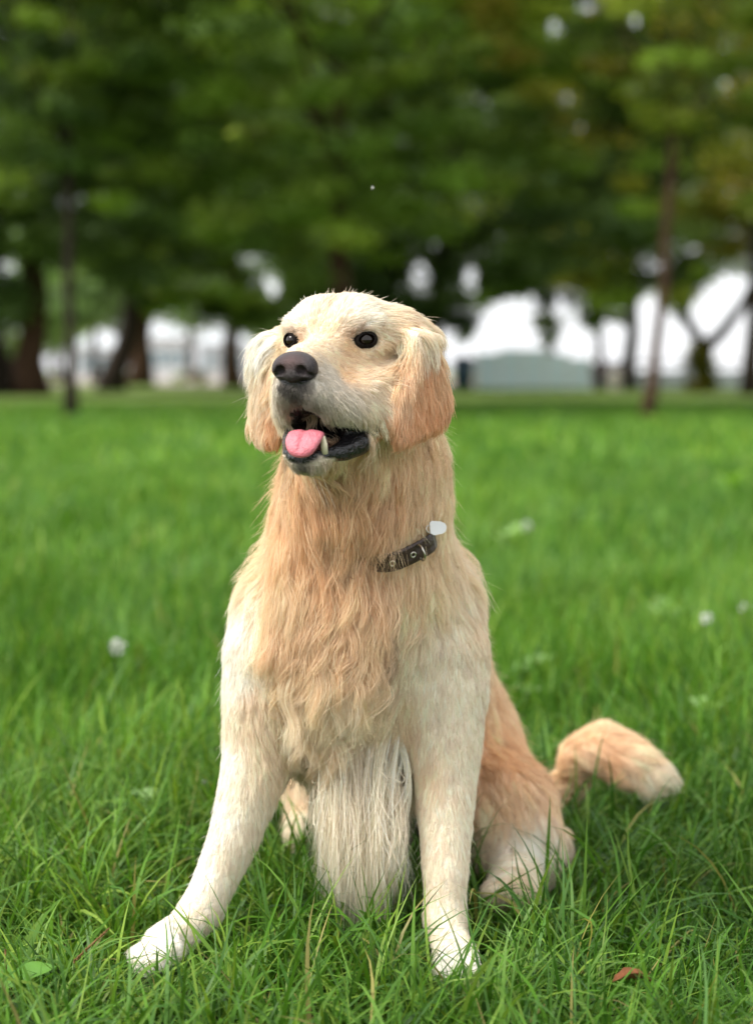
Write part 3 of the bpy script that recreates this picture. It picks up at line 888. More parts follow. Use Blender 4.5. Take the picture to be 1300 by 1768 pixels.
qx, qy = None, None
v_ = cp - CAMP
wz = v_ @ FWD
qx, qy = 650 + FPX * (v_ @ RIGHT) / wz, 884 - FPX * (v_ @ UPV) / wz
is_er, is_el = E_C == 1, E_C == 2
is_tail = (cp[:, 0] > 0.255) & (cp[:, 2] < 0.3) & (cp[:, 1] > 2.45)
hlc = head_local(cp)
is_head = ~is_er & ~is_el & (hlc[:, 2] > -150) & (cp[:, 1] < 2.2) & ((hlc[:, 1] > -70) | (hlc[:, 2] > -60)) & (hlc[:, 2] > -60 - (hlc[:, 1] + 70) * 1.2)
is_leg = (cp[:, 2] < 0.30) & (cp[:, 1] < 2.135) & ((qx < 520) | (qx > 690)) & ~is_tail
is_hind = (cp[:, 2] < 0.26) & (cp[:, 1] >= 2.135) & ~is_tail & (qx > 800)
rest = ~(is_er | is_el | is_tail | is_head | is_leg | is_hind)
is_chest = rest & (cp[:, 1] < 2.2) & (cp[:, 2] > 0.3)
is_fringe = rest & (cp[:, 1] < 2.25) & (cp[:, 2] <= 0.3)
hair('head_fur', is_head)
hair('ear_fur', is_er)
hair('ear_fur', is_el)
hair('tail_fur', is_tail)
hair('leg_fur', is_leg & (qx < 600))
hair('leg_fur', is_leg & (qx >= 600))
hair('thigh_fur', is_hind)
hair('chest_fur', is_chest)
hair('fringe_fur', is_fringe)
hair('back_fur', rest & ~is_chest & ~is_fringe)
print('fur', round(time.time() - T0, 1), 's')
# long straight fringe hanging from the brisket between the forelegs
fm = np.where((FC[:, 1] < 2.2))[0]
fpx = np.array([proj(q) for q in FC[fm]])
ok = (fpx[:, 0] > 556) & (fpx[:, 0] < 686) & (fpx[:, 1] > 1262) & (fpx[:, 1] < 1345) & (FN[fm] @ np.array([0, -1.0, 0]) > -0.2)
fm = fm[ok]
nfr = 13000
fi = rng.choice(fm, nfr, p=FA[fm] / FA[fm].sum())
u, v = rng.random((2, nfr, 1))
fp = (A0[fi] * (1 - u) + A1[fi] * u) * (1 - v) + (A3[fi] * (1 - u) + A2[fi] * u) * v
lk = rng.integers(0, 150, nfr)
lc = fp[rng.choice(nfr, 150)]
dl = np.linalg.norm(fp[:, None] - lc[None], axis=2); lk = dl.argmin(1)
zend = 0.042 + 0.055 * np.clip(np.abs(fp[:, 0] - lc[:, 0].mean() - 0.004) / 0.046, 0, 1.2) ** 2 + rng.normal(0, 0.024, 150)[lk] + np.abs(rng.normal(0, 0.045, nfr))
Lf = fp[:, 2] - zend
sway = rng.normal(0, 0.007, 150)[lk] + rng.normal(0, 0.008, nfr)
t9 = np.linspace(0, 1, NS)
FS = np.repeat(fp[:, None], NS, 1)
FS[:, :, 2] -= Lf[:, None] * t9
FS[:, :, 1] += -0.012 * np.sin(t9 * 3.0) + (2.10 + rng.normal(0, 0.035, (nfr, 1)) - fp[:, 1:2]) * np.minimum(t9 * 1.6, 1) * 0.85
FS[:, :, 0] += sway[:, None] * t9 ** 1.5 + ((lc[lk, 0] - fp[:, 0])[:, None]) * 0.5 * t9 ** 1.3 + (rng.normal(0, 0.008, 150)[lk])[:, None] * np.sin(t9 * 4.4 + rng.uniform(0, 6, 150)[lk][:, None])
FS[:, :, 0] += (fp[:, 0:1] - lc[:, 0].mean()) * -0.12 * t9
gpush = BODY.sample(FS.reshape(-1, 3)).reshape(nfr, NS)
FS += BODY.grad(FS.reshape(-1, 3)).reshape(nfr, NS, 3) * np.maximum(0.002 - gpush, 0)[:, :, None] * (t9 > 0.05)[None, :, None]
fcol = (0.75 * C_['cream'] + 0.25 * C_['pale'])[None] * rng.normal(1, 0.12, 150)[lk][:, None] * rng.normal(1, 0.13, (nfr, 1))
hair('fringe_fur', np.ones(nfr, bool), S=FS, rad=np.full(nfr, 0.00022), colr=np.clip(fcol, 0, 0.93))

# curled locks that lie over the neck, ruff and breast
def locks(n, box, Lr, amp_r, wob, rad_r, cols, ns_per, lift=0.5, hang=0.25, down=(0.0, 1.0), spread=0.5):
    x0, x1, y0, y1 = box
    fx = np.array([proj(q) for q in FC])
    m = np.where((fx[:, 0] > x0) & (fx[:, 0] < x1) & (fx[:, 1] > y0) & (fx[:, 1] < y1) & (facing > 0.05) & (FC[:, 1] < 2.2) & (ear_id(FC) == 0) & (hl_[:, 2] < -150))[0]
    ri = rng.choice(m, n, p=FA[m] / FA[m].sum())
    p0, n0 = FC[ri], FN[ri]
    T = V_DIR[BF[ri]].mean(1) * 0.5 + (RIGHT * down[0] - UPV * down[1])[None] + RIGHT * rng.normal(0, spread, (n, 1))
    L = rng.uniform(*Lr, n)
    va = np.stack([L, rng.uniform(0.6, 1.3, n) * lift, np.zeros(n), np.zeros(n), np.full(n, hang)], 1)
    base = grow(p0, n0, unit(T), va)
    K = 17
    ti, to = np.linspace(0, 1, NS), np.linspace(0, 1, K)
    C = np.stack([np.stack([np.interp(to, ti, base[i, :, a]) for a in range(3)], 1) for i in range(n)])
    tg = unit(np.gradient(C, axis=1)); sdv = unit(np.cross(tg, n0[:, None, :])); upn = np.cross(sdv, tg)
    am = (rng.uniform(*amp_r, n) * 0.001)[:, None, None]; f_ = rng.uniform(*wob, (n, 1, 1)); ph_ = rng.uniform(0, 6.28, (n, 1, 1))
    t_k = to[None, :, None]
    env = np.minimum(t_k * 1.8, 1) * (0.6 + 0.6 * t_k)
    C = C + sdv * am * env * np.sin(6.28 * f_ * t_k + ph_) + upn * am * env * 0.55 * (np.cos(6.28 * f_ * t_k + ph_) + 0.9)
    R = (rng.uniform(*rad_r, n) * 0.001)
    A, PHI = np.sqrt(rng.random((n, ns_per))), rng.uniform(0, 6.28, (n, ns_per))
    prof_r = np.interp(to, [0, 0.35, 0.8, 1], [1.0, 1.0, 0.75, 0.5])
    tw = rng.normal(0, 1.2, (n, 1, 1))
    ang = PHI[:, :, None] + tw * to[None, None]
    rr_ = (R[:, None] * A)[:, :, None] * prof_r[None, None]
    S_ = C[:, None] + sdv[:, None] * (rr_ * np.cos(ang))[..., None] + upn[:, None] * (rr_ * np.sin(ang) * 0.55)[..., None]
    S_ = S_ + rng.normal(0, 1, (n, ns_per, 1, 3)) * 0.0045 * (to[None, None, :, None] ** 1.8) * rng.choice([0.5, 1, 2.4], (n, ns_per, 1, 1), p=[0.5, 0.4, 0.1])
    S_ = S_.reshape(n * ns_per, K, 3)
    for _ in range(1):
        q = S_.reshape(-1, 3)
        S_ = (q + BODY.grad(q) * np.maximum(0.0015 - BODY.sample(q), 0)[:, None]).reshape(S_.shape)
    cc_ = np.array([C_[c] for c in cols])[rng.integers(0, len(cols), n)] * rng.normal(1, 0.09, (n, 1))
    loc = V_COL[BF[ri]].mean(1)
    cc_ = np.repeat(cc_ * 0.4 + loc * 0.6, ns_per, 0) * rng.normal(1, 0.09, (n * ns_per, 1))
    return S_, np.clip(cc_, 0.01, 0.93)
LK = [locks(60, (490, 720, 850, 930), (45, 75), (1.5, 4), (0.5, 1.0), (7, 14), ('tan', 'gold', 'tan'), 60, 0.3, 0.2),
      locks(60, (490, 670, 915, 1010), (55, 95), (2, 6), (0.6, 1.2), (7, 14), ('gold', 'blond', 'tan'), 70, 0.4, 0.3),
      locks(60, (490, 650, 1000, 1110), (60, 100), (2.5, 7), (0.7, 1.3), (7, 15), ('blond', 'gold', 'gold'), 70, 0.42, 0.3),
      locks(30, (510, 620, 1100, 1190), (70, 110), (3, 8), (0.7, 1.2), (7, 14), ('blond', 'pale', 'cream'), 80, 0.45, 0.4),
      locks(14, (515, 575, 1180, 1250), (70, 100), (7, 11), (0.9, 1.3), (6, 10), ('cream', 'blond'), 70, 0.45, 0.4, (0.15, 1.0), 0.15),
      locks(9, (405, 470, 890, 985), (26, 42), (3, 6), (0.4, 0.8), (8, 15), ('blond', 'pale'), 16, 0.5, 0.05, (-0.7, 0.6), 0.3),
      locks(14, (730, 800, 935, 1005), (36, 60), (3, 6), (0.4, 0.8), (8, 15), ('blond', 'pale'), 50, 0.3, 0.1, (0.3, 1.0), 0.25)]
LS, LC = np.concatenate([a for a, b in LK]), np.concatenate([b for a, b in LK])
# keep the bare stretch of the collar clear
mid_ = LS[:, ::4].reshape(-1, 3)
dmin = np.full(len(mid_), 9.0)
for lo_ in range(0, len(mid_), 20000):
    dmin[lo_:lo_ + 20000] = np.linalg.norm(mid_[lo_:lo_ + 20000, None] - pts_[vis][None], axis=2).min(1)
dmin = dmin.reshape(len(LS), -1).min(1)
kp = (dmin > 0.021) | (rng.random(len(LS)) < 0.05)
hair('chest_locks', kp, S=LS, rad=np.full(len(LS), 0.00019), colr=LC)
print('locks', len(LS), round(time.time() - T0, 1), 's')
# ------------------------------------------------------------------ face pieces
def sdf_piece(name, lo, hi, res, build, mat, parent, it=1, cols=None):
    f = Field(*[np.arange(lo[i], hi[i], res) for i in range(3)])
    build(f)
    v, q = f.mesh()
    v = relax(v, q, it)
    return mesh_obj(name, v, q, mat, parent, None if cols is None else cols(v))

m_eye, nt_, n_, l_, b_ = new_mat('eye')
b_.inputs['Base Color'].default_value = (0.012, 0.007, 0.004, 1)
b_.inputs['Roughness'].default_value = 0.06
b_.inputs['Specular IOR Level'].default_value = 0.4
m_lid = plain('eyelid_skin', (0.010, 0.008, 0.007), 0.85, 0.3, 300, 0.1)
for s in (1, -1):
    c = H(43.5 * s, -6.0, 1)
    ax = unit(HF * 0.86 + HL * 0.5 * s)
    sd_ = unit(np.cross(HU, ax)) * 1.0
    up_ = np.cross(ax, sd_)
    e = MB().ball(c - ax * 0.0014, 0.0092, 28, 18).build('eye', m_eye, dog)
    Bq = np.stack([sd_, ax, up_])
    tilt = 0.16 * s
    sq, uq = sd_ * math.cos(tilt) + up_ * math.sin(tilt), up_ * math.cos(tilt) - sd_ * math.sin(tilt)
    Bq2 = np.stack([sq, ax, uq])
    def lid(f):
        f.ell(c - ax * 0.0005, (13.2, 10.8, 10.2), Bq2, 0.001)
        f.ell(c, (9.55, 9.55, 9.55), k=0.0006, mode='sub')
        f.ell(c + ax * 0.012, (9.4, 16, 5.7), Bq2, 0.0008, 'sub')
        f.ell(c - ax * 0.022, (26, 20, 26), Bq2, 0.0012, 'sub')
    sdf_piece('eyelid', c - 0.02, c + 0.02, 0.0009, lid, m_lid, e)

# nose leather
m_nose = tinted('nose_leather', 0.34, 0.5, bump_scale=900, bump=0.9)
NC = H(0, 90, -37)
def nose(f):
    f.ell(H(0, 87, -32), (22.5, 15, 13.5), HB, 0.006)
    for s in (1, -1):
        f.ell(H(14.5 * s, 88, -38), (11, 13, 11.5), HB, 0.005)
    f.ell(H(0, 91, -44), (11, 10, 9), HB, 0.005)
    for s in (1, -1):
        f.ell(H(12 * s, 101, -40), (5.6, 8, 5.2), HB, 0.003, 'sub')
        f.cone(H(14 * s, 100, -42), H(22 * s, 92, -45), 2.6, 1.6, 0.003, 'sub')
    f.cone(H(0, 106, -36), H(0, 100, -54), 1.0, 1.6, 0.003, 'sub')
def nose_cols(v):
    q = head_local(v)
    t = np.clip(1 - np.sqrt(((q[:, 0]) / 19) ** 2 + ((q[:, 2] + 31) / 11) ** 2), 0, 1)[:, None]
    rim = np.clip((np.abs(q[:, 0]) - 17) / 7, 0, 1)[:, None]
    return np.array([0.022, 0.014, 0.015]) * (1 - t) + np.array([0.115, 0.062, 0.060]) * t - 0.012 * rim
sdf_piece('nose', NC - 0.034, NC + 0.034, 0.0010, nose, m_nose, dog, 1, nose_cols)

# tongue
m_tongue = tinted('tongue', 0.36, 0.5, bump_scale=520, bump=0.7)
m_tongue.node_tree.nodes['Principled BSDF'].inputs['Subsurface Weight'].default_value = 0.25
m_tongue.node_tree.nodes['Principled BSDF'].inputs['Subsurface Radius'].default_value = (0.006, 0.002, 0.002)
TC = H(-3, 66, -112)
def tongue(f):
    rows = [((0, 14, -118), 15, 4), ((1, 40, -113), 17, 4), ((3, 56, -106), 19, 4), ((5, 66, -106), 19.5, 4), ((5, 74, -113), 19, 3.8), ((5, 78, -121), 15.5, 3.4), ((5, 79, -126), 10.5, 3)]
    for i in range(len(rows) - 1):
        (a, wa, ta), (b, wb, tb) = rows[i], rows[i + 1]
        for j in range(6):
            t = j / 6
            c = np.array(a) * (1 - t) + np.array(b) * t
            dr = unit(np.array(b, float) - a)
            nl = unit(np.array([0, -dr[2], dr[1]]))
            B = np.stack([HL, unit(HF * dr[1] + HU * dr[2]), unit(HF * nl[1] + HU * nl[2])])
            f.ell(H(*c), (wa * (1 - t) + wb * t, 6, ta * (1 - t) + tb * t), B, 0.003)
    f.chain([H(1, 40, -100), H(2, 57, -98), H(5, 69, -100.5), H(5, 79, -112), H(5, 83, -123)], [1.2, 1.6, 1.6, 1.4, 0.6], 0.005, 'sub')
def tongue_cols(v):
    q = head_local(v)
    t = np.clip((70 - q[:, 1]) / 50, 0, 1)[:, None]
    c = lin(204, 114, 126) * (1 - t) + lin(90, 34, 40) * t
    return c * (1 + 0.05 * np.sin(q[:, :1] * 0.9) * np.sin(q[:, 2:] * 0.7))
sdf_piece('tongue', TC - np.array([0.06, 0.075, 0.05]), TC + np.array([0.06, 0.075, 0.05]), 0.0014, tongue, m_tongue, dog, 2, tongue_cols)

m_tooth = plain('tooth_enamel', lin(234, 222, 192), 0.25, 0.12, 120)
for s in (1,):
    MB().tube([H(23 * s, 56, -126), H(23.5 * s, 59, -116), H(23 * s, 62, -108), H(22 * s, 63.5, -103)], [0.0040, 0.0036, 0.0024, 0.0006], 10).build('tooth', m_tooth, dog)
# whiskers
wr = []
for s in (1, -1):
    for k in range(7):
        a = H(s * rng.uniform(20, 32), rng.uniform(56, 74), rng.uniform(-74, -50))
        d = unit(HL * s * 1.0 + HF * rng.uniform(0.0, 0.5) + HU * rng.uniform(-0.9, 0.0))
        Lw = rng.uniform(0.035, 0.06)
        wr.append([a + d * Lw * t + np.array([0, 0, -1]) * 0.012 * t * t for t in np.linspace(0, 1, NS)])
    for k in range(3):
        a = H(s * rng.uniform(8, 22), rng.uniform(48, 60), -146)
        d = unit(HL * s * 0.5 + HF * rng.uniform(-0.3, 0.4) - HU)
        wr.append([a + d * 0.045 * t for t in np.linspace(0, 1, NS)])
wr = np.array(wr)
hair('whiskers', np.ones(len(wr), bool), S=wr, rad=np.full(len(wr), 0.00013), colr=np.tile(lin(225, 215, 195), (len(wr), 1)))

# ------------------------------------------------------------------ collar: dark leather band round the lower neck
m_leather = plain('collar_leather', (0.030, 0.014, 0.008), 0.45, 0.45, 60, 0.5, 0.4)
m_steel, nt_, n_, l_, b_ = new_mat('steel')
b_.inputs['Metallic'].default_value = 1.0; b_.inputs['Roughness'].default_value = 0.28; b_.inputs['Base Color'].default_value = (0.62, 0.58, 0.5, 1)
m_tag = plain('white_plastic', (0.82, 0.82, 0.82), 0.35, 0.05, 40)
LIFTS = -0.007 + 0.0187 * RING_VIS
LIFT = 0.0117
cv, cf_ = [], []
for k in range(96):
    for (o_, h_) in ((LIFTS[k], -0.0115), (LIFTS[k] + 0.0015, -0.009), (LIFTS[k] + 0.0015, 0.009), (LIFTS[k], 0.0115), (LIFTS[k] - 0.003, 0.011), (LIFTS[k] - 0.003, -0.011)):
        cv.append(pts_[k] + nrm_[k] * o_ + pl_n * h_)
for k in range(96):
    k2 = (k + 1) % 96
    for j in range(6):
        j2 = (j + 1) % 6
        cf_.append((k * 6 + j, k * 6 + j2, k2 * 6 + j2, k2 * 6 + j))
collar = mesh_obj('collar', cv, cf_, m_leather, dog, smooth=False)
collar['label'] = 'dark brown leather collar with eyelets and a white tag'
def on_ring(px, py):
    sc_ = [np.hypot(*(np.array(proj(p + n * LIFT)) - (px, py))) + (50 if (n @ (CAMP - p)) < 0 else 0) for p, n in zip(pts_, nrm_)]
    k = int(np.argmin(sc_)); return pts_[k] + nrm_[k] * (LIFT + 0.0022), nrm_[k]
def torus(c, n, R, r, nu=16, nv=6):
    a = unit(np.cross(n, [0.2, 0.3, 0.9])); b = np.cross(n, a)
    mb = MB()
    v = [c + (a * math.cos(u) + b * math.sin(u)) * (R + r * math.cos(w_)) + n * r * math.sin(w_) for u in np.arange(nu) * 2 * math.pi / nu for w_ in np.arange(nv) * 2 * math.pi / nv]
    f = [(i * nv + j, ((i + 1) % nu) * nv + j, ((i + 1) % nu) * nv + (j + 1) % nv, i * nv + (j + 1) % nv) for i in range(nu) for j in range(nv)]
    return mb.add(v, f)
for px, py in ((668, 964), (711, 958)):
    p_, n_v = on_ring(px, py)
    torus(p_, n_v, 0.0030, 0.0011).build('eyelet', m_steel, collar)
p_, n_v = on_ring(722, 944)
torus(p_ + n_v * 0.004, unit(np.cross(n_v, pl_n)), 0.010, 0.0010).build('ring', m_steel, collar)
p_, n_v = on_ring(742, 925)
tc0 = p_ + n_v * 0.006 + np.array([-0.001, -0.006, 0.019])
ta = unit(RIGHT * 1.0 + np.array([0, 0, 0.12]) + np.array([0, 0.25, 0])); tb = unit(np.cross(np.array([0, -1, 0.1]), ta))
tn = np.cross(ta, tb)
out2 = [(-10, -5), (-6, -8), (5, -7.5), (9, -5), (10.5, 0), (9, 4), (4, 7), (-6, 9), (-9, 7)]
tv = [tc0 + ta * x * 0.001 + tb * y * 0.001 + tn * z for z in (-0.0015, 0.0015) for x, y in out2]
n9 = len(out2)
tf = [tuple(range(n9))[::-1], tuple(range(n9, 2 * n9))] + [(i, (i + 1) % n9, n9 + (i + 1) % n9, n9 + i) for i in range(n9)]
MB().add(tv, tf).build('tag', m_tag, collar, smooth=False)
torus(tc0 - ta * 0.0105, unit(tn + ta * 0.4), 0.0042, 0.0008).build('link', m_steel, collar)
print('face', round(time.time() - T0, 1), 's')
# ------------------------------------------------------------------ ground
m_lawn, nt_, n_, l_, b_ = new_mat('lawn_soil')
b_.inputs['Roughness'].default_value = 0.9; b_.inputs['Specular IOR Level'].default_value = 0.1
tc_ = n_.new('ShaderNodeTexCoord')
def noise_ramp(scale, c0, c1, p0=0.35, p1=0.65, det=6):
    z = n_.new('ShaderNodeTexNoise'); z.inputs['Scale'].default_value = scale; z.inputs['Detail'].default_value = det
    l_.new(tc_.outputs['Object'], z.inputs['Vector'])
    r = n_.new('ShaderNodeValToRGB'); r.color_ramp.elements[0].position = p0; r.color_ramp.elements[1].position = p1
    r.color_ramp.elements[0].color = (*c0, 1); r.color_ramp.elements[1].color = (*c1, 1)
    l_.new(z.outputs['Fac'], r.inputs['Fac'])
    return r
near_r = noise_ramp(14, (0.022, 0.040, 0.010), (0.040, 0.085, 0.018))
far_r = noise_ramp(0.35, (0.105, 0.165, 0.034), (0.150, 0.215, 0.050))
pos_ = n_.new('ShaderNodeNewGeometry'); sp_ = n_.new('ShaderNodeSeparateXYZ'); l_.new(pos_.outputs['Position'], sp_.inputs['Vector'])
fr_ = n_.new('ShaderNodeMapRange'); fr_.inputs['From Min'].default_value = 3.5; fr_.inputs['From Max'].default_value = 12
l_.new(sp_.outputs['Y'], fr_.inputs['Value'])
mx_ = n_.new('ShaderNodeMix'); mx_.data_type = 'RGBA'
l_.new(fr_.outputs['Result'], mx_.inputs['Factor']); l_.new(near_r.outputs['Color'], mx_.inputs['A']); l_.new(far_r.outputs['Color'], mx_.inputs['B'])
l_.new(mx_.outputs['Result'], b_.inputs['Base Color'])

def gz(x, y):
    """gentle unevenness of the lawn"""
    f = np.clip((np.hypot(x, y - 2.0) - 0.3) / 1.5, 0, 1)
    return (0.010 * np.sin(3.1 * x + 1.7 * y) * np.sin(2.3 * y - 1.1 * x + 0.6) + 0.02 * np.sin(0.9 * x + 0.5) * np.sin(0.7 * y)) * f
gx = np.concatenate([-np.geomspace(400, 2.2, 26), np.linspace(-2, 2, 41), np.geomspace(2.2, 400, 26)])
gy = np.concatenate([[-40, -15, -5, -1], np.linspace(0, 9, 61), np.geomspace(9.6, 1200, 40)])
XX, YY = np.meshgrid(gx, gy, indexing='ij')
vv = np.stack([XX, YY, np.where(YY < 60, gz(XX, YY), 0)], 2).reshape(-1, 3)
ii = np.arange(len(gx) * len(gy)).reshape(len(gx), len(gy))
ff = np.stack([ii[:-1, :-1], ii[1:, :-1], ii[1:, 1:], ii[:-1, 1:]], 2).reshape(-1, 4)
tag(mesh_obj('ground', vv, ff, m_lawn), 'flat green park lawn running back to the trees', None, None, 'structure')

# ------------------------------------------------------------------ grass: every blade a tapered, arching strip
m_grass = tinted('grass_blade', 0.45, 0.22, 0.28)
vnoise_k = [(rng.uniform(-1, 1, 2), rng.uniform(0, 6.28)) for _ in range(10)]
def vnoise(x, y, s):
    return sum(np.sin((k[0] * x + k[1] * y) * s * (1 + 0.35 * i) + p) for i, (k, p) in enumerate(vnoise_k)) / 3.2

GREENS = np.array([lin(84, 124, 38), lin(98, 140, 46), lin(68, 108, 36), lin(116, 152, 62), lin(86, 124, 54), lin(130, 156, 62)])
def blades(x, y, h, wd, nseg, stiff, dry=0.015, cull=False, tint=1.0, flow=None, lay=1.0):
    n = len(x)
    if flow is None: flow = 2.2 * vnoise(x, y, 4.0) + rng.normal(0, 1.3, n)
    th0 = np.abs(rng.normal(0.25, 0.28, n)) * (1.5 - stiff) * lay
    th1 = np.abs(rng.normal(0.85, 0.55, n)) * (1.6 - stiff) * (0.5 + 0.5 * lay)
    la = np.stack([np.cos(flow), np.sin(flow), np.zeros(n)], 1)
    wv = rng.normal(0, 0.25, n)
    p = np.stack([x, y, gz(x, y) - 0.004], 1)
    pts = [p]
    for k in range(nseg):
        t = (k + 0.5) / nseg
        th = np.minimum(th0 + th1 * t ** 1.3, 1.95)
        a2 = flow + wv * t * 2
        la = np.stack([np.cos(a2), np.sin(a2), np.zeros(n)], 1)
        p = p + (la * np.sin(th)[:, None] + np.array([0, 0, 1.0]) * np.cos(th)[:, None]) * (h / nseg)[:, None]
        p[:, 2] = np.maximum(p[:, 2], gz(p[:, 0], p[:, 1]) + 0.004)
        pts.append(p)
    pts = np.stack(pts, 1)
    sa = flow + math.pi / 2 + rng.normal(0, 0.6, n)
    sd2 = np.stack([np.cos(sa), np.sin(sa), rng.normal(0, 0.25, n)], 1)
    keep = np.ones(n, bool)
    if cull:
        s_ = BODY.sample(pts.reshape(-1, 3)).reshape(n, -1)
        keep = (s_.min(1) > 0.001) & ~((s_.min(1) < 0.006) & (rng.random(n) < 0.6))
        keep &= BODY.sample(pts[:, 0] + np.array([0, 0, 0.03])) > 0.004
    t = np.linspace(0, 1, nseg + 1)
    pr = np.where(t < 0.35, 0.75 + 0.25 * t / 0.35, 1 - ((t - 0.35) / 0.65) ** 1.6)
    pr[-1] = 0.0
    wds = (wd[:, None] * pr[None])[:, :, None] * 0.5
    lft, rgt = pts - sd2[:, None] * wds, pts + sd2[:, None] * wds
    lft, rgt = lft[keep], rgt[keep]
    m = len(lft)
    V = np.concatenate([np.stack([lft[:, :-1], rgt[:, :-1]], 2).reshape(m, -1, 3), pts[keep][:, -1:, :]], 1)
    K = 2 * nseg + 1
    base = np.arange(m)[:, None] * K
    tri = []
    for k in range(nseg - 1):
        a = 2 * k
        tri += [[a, a + 1, a + 3], [a, a + 3, a + 2]]
    a = 2 * (nseg - 1)
    tri += [[a, a + 1, a + 2]]
    F = (base[:, :, None] + np.array(tri)[None]).reshape(-1, 3)
    ci = rng.integers(0, len(GREENS), m)
    c = GREENS[ci] * rng.normal(1, 0.16, (m, 1))
    big = vnoise(x[keep], y[keep], 1.3)
    c = c * (1 + 0.2 * np.clip(big, -1, 1)[:, None] * np.array([1, 0.7, 0.6]))
    d = rng.random(m) < dry
    c[d] = lin(170, 158, 96) * rng.uniform(0.6, 1.1, (d.sum(), 1))
    c = np.clip(c * tint * np.array([0.92, 1.0, 0.88]), 0.003, 0.9)
    return V.reshape(-1, 3), F, np.repeat(c, K, 0)

def field(y0, y1, dens, margin):
    ymid = np.linspace(y0, y1, 40)
    wmax = 0.235 * y1 + margin
    n = int(dens * (y1 - y0) * 2 * wmax)
    y = rng.uniform(y0, y1, n); x = rng.uniform(-wmax, wmax, n)
    k = np.abs(x) < 0.235 * y + margin
    return x[k], y[k]

sets = []
def tufts(y0, y1, dens, margin, per):
    tx, ty = field(y0, y1, dens / per, margin)
    k = rng.poisson(per, len(tx))
    ti = np.repeat(np.arange(len(tx)), k)
    n = len(ti)
    a = rng.uniform(0, 6.283, n)
    r = np.abs(rng.normal(0, 0.016, n))
    lean = rng.uniform(0, 6.283, len(tx)); st = rng.uniform(0.0, 1.3, len(tx))
    fx = np.cos(a) + st[ti] * np.cos(lean[ti]); fy = np.sin(a) + st[ti] * np.sin(lean[ti])
    return tx[ti] + r * np.cos(a), ty[ti] + r * np.sin(a), np.arctan2(fy, fx), rng.gamma(9, 1 / 9.0, len(tx))[ti]
x, y, fl_, th_ = tufts(1.50, 2.9, 15000, 0.60, 11)
hh = np.clip(rng.gamma(7, 0.0185, len(x)) * th_ * (1 + 0.30 * vnoise(x, y, 5.0)), 0.035, 0.21)
sd0 = BODY.sample(np.stack([x, y, np.full(len(x), 0.03)], 1))
hh *= 0.86 * np.where(y < 2.1, np.clip(0.18 + sd0 / 0.10, 0.22, 1), 1)
sets.append(blades(x, y, hh, rng.uniform(0.0024, 0.0056, len(x)), 6, 0.25 + 0.5 * rng.random(len(x)), 0.02, True, 0.82, flow=fl_, lay=1.75))
x, y = field(1.50, 2.9, 3500, 0.60)
sets.append(blades(x, y, rng.uniform(0.02, 0.06, len(x)), rng.uniform(0.002, 0.004, len(x)), 4, 0.3 + 0.3 * rng.random(len(x)), 0.05, True))
x, y = field(2.9, 5.6, 5600, 1.1)
sets.append(blades(x, y, np.clip(rng.gamma(7, 0.015, len(x)) * (1 + 0.3 * vnoise(x, y, 6)), 0.03, 0.2), rng.uniform(0.003, 0.006, len(x)), 4, 0.45 + 0.5 * rng.random(len(x)), 0.01, True))
x, y = field(5.6, 12, 1500, 2.2)
sets.append(blades(x, y, np.clip(rng.gamma(7, 0.014, len(x)) * (1 + 0.3 * vnoise(x, y, 4)), 0.03, 0.2), rng.uniform(0.006, 0.012, len(x)), 3, 0.85 + 0.2 * rng.random(len(x)), 0.006))
x, y = field(12, 34, 210, 6)
sets.append(blades(x, y, np.clip(rng.gamma(7, 0.013, len(x)), 0.03, 0.2), rng.uniform(0.018, 0.04, len(x)), 2, 0.9 + 0.2 * rng.random(len(x)), 0.0))
nv_ = np.cumsum([0] + [len(s[0]) for s in sets])
GV_ = np.concatenate([s[0] for s in sets]); GF_ = np.concatenate([s[1] + nv_[i] for i, s in enumerate(sets)]); GC_ = np.concatenate([s[2] for s in sets])
grass = mesh_obj('grass', GV_, GF_, m_grass, None, GC_)
tag(grass, 'lush uncut green grass of the park lawn', 'grass', None, 'stuff')
print('grass tris', len(GF_), round(time.time() - T0, 1), 's')
# ------------------------------------------------------------------ trees
m_leaf = tinted('tree_leaf', 0.5, 0.35, 0.45)
def bark(name, rgb): return plain(name, rgb, 0.9, 0.4, 9, 0.15, 0.8)
m_bark_dark = bark('bark_dark', (0.030, 0.022, 0.017))
m_bark_brown = bark('bark_brown', (0.070, 0.038, 0.024))
m_bark_grey = bark('bark_grey', (0.075, 0.062, 0.050))

YB_X = [-400, 0, 40, 95, 135, 205, 260, 330, 420, 450, 500, 540, 680, 700, 760, 800, 830, 850, 900, 925, 940, 960, 985, 1020, 1045, 1070, 1090, 1130, 1170, 1200, 1260, 1300, 1700]
YB_Y = [560, 560, 560, 530, 470, 490, 558, 560, 575, 560, 575, 590, 590, 560, 560, 592, 570, 525, 500, 560, 605, 600, 545, 580, 560, 570, 530, 510, 550, 500, 480, 520, 540]
SKY_HOLES = [(955, 50, 24, 28), (1012, 14, 34, 22), (975, 172, 16, 20), (1095, 36, 12, 14), (470, 492, 20, 34), (727, 474, 26, 34), (812, 478, 22, 40), (30, 402, 15, 17),
             (96, 500, 13, 30), (96, 560, 12, 18), (915, 518, 12, 16), (965, 535, 16, 26), (870, 550, 44, 40), (1000, 600, 34, 50), (1060, 580, 24, 40), (1125, 580, 24, 60), (1235, 540, 42, 52), (185, 590, 18, 24)]

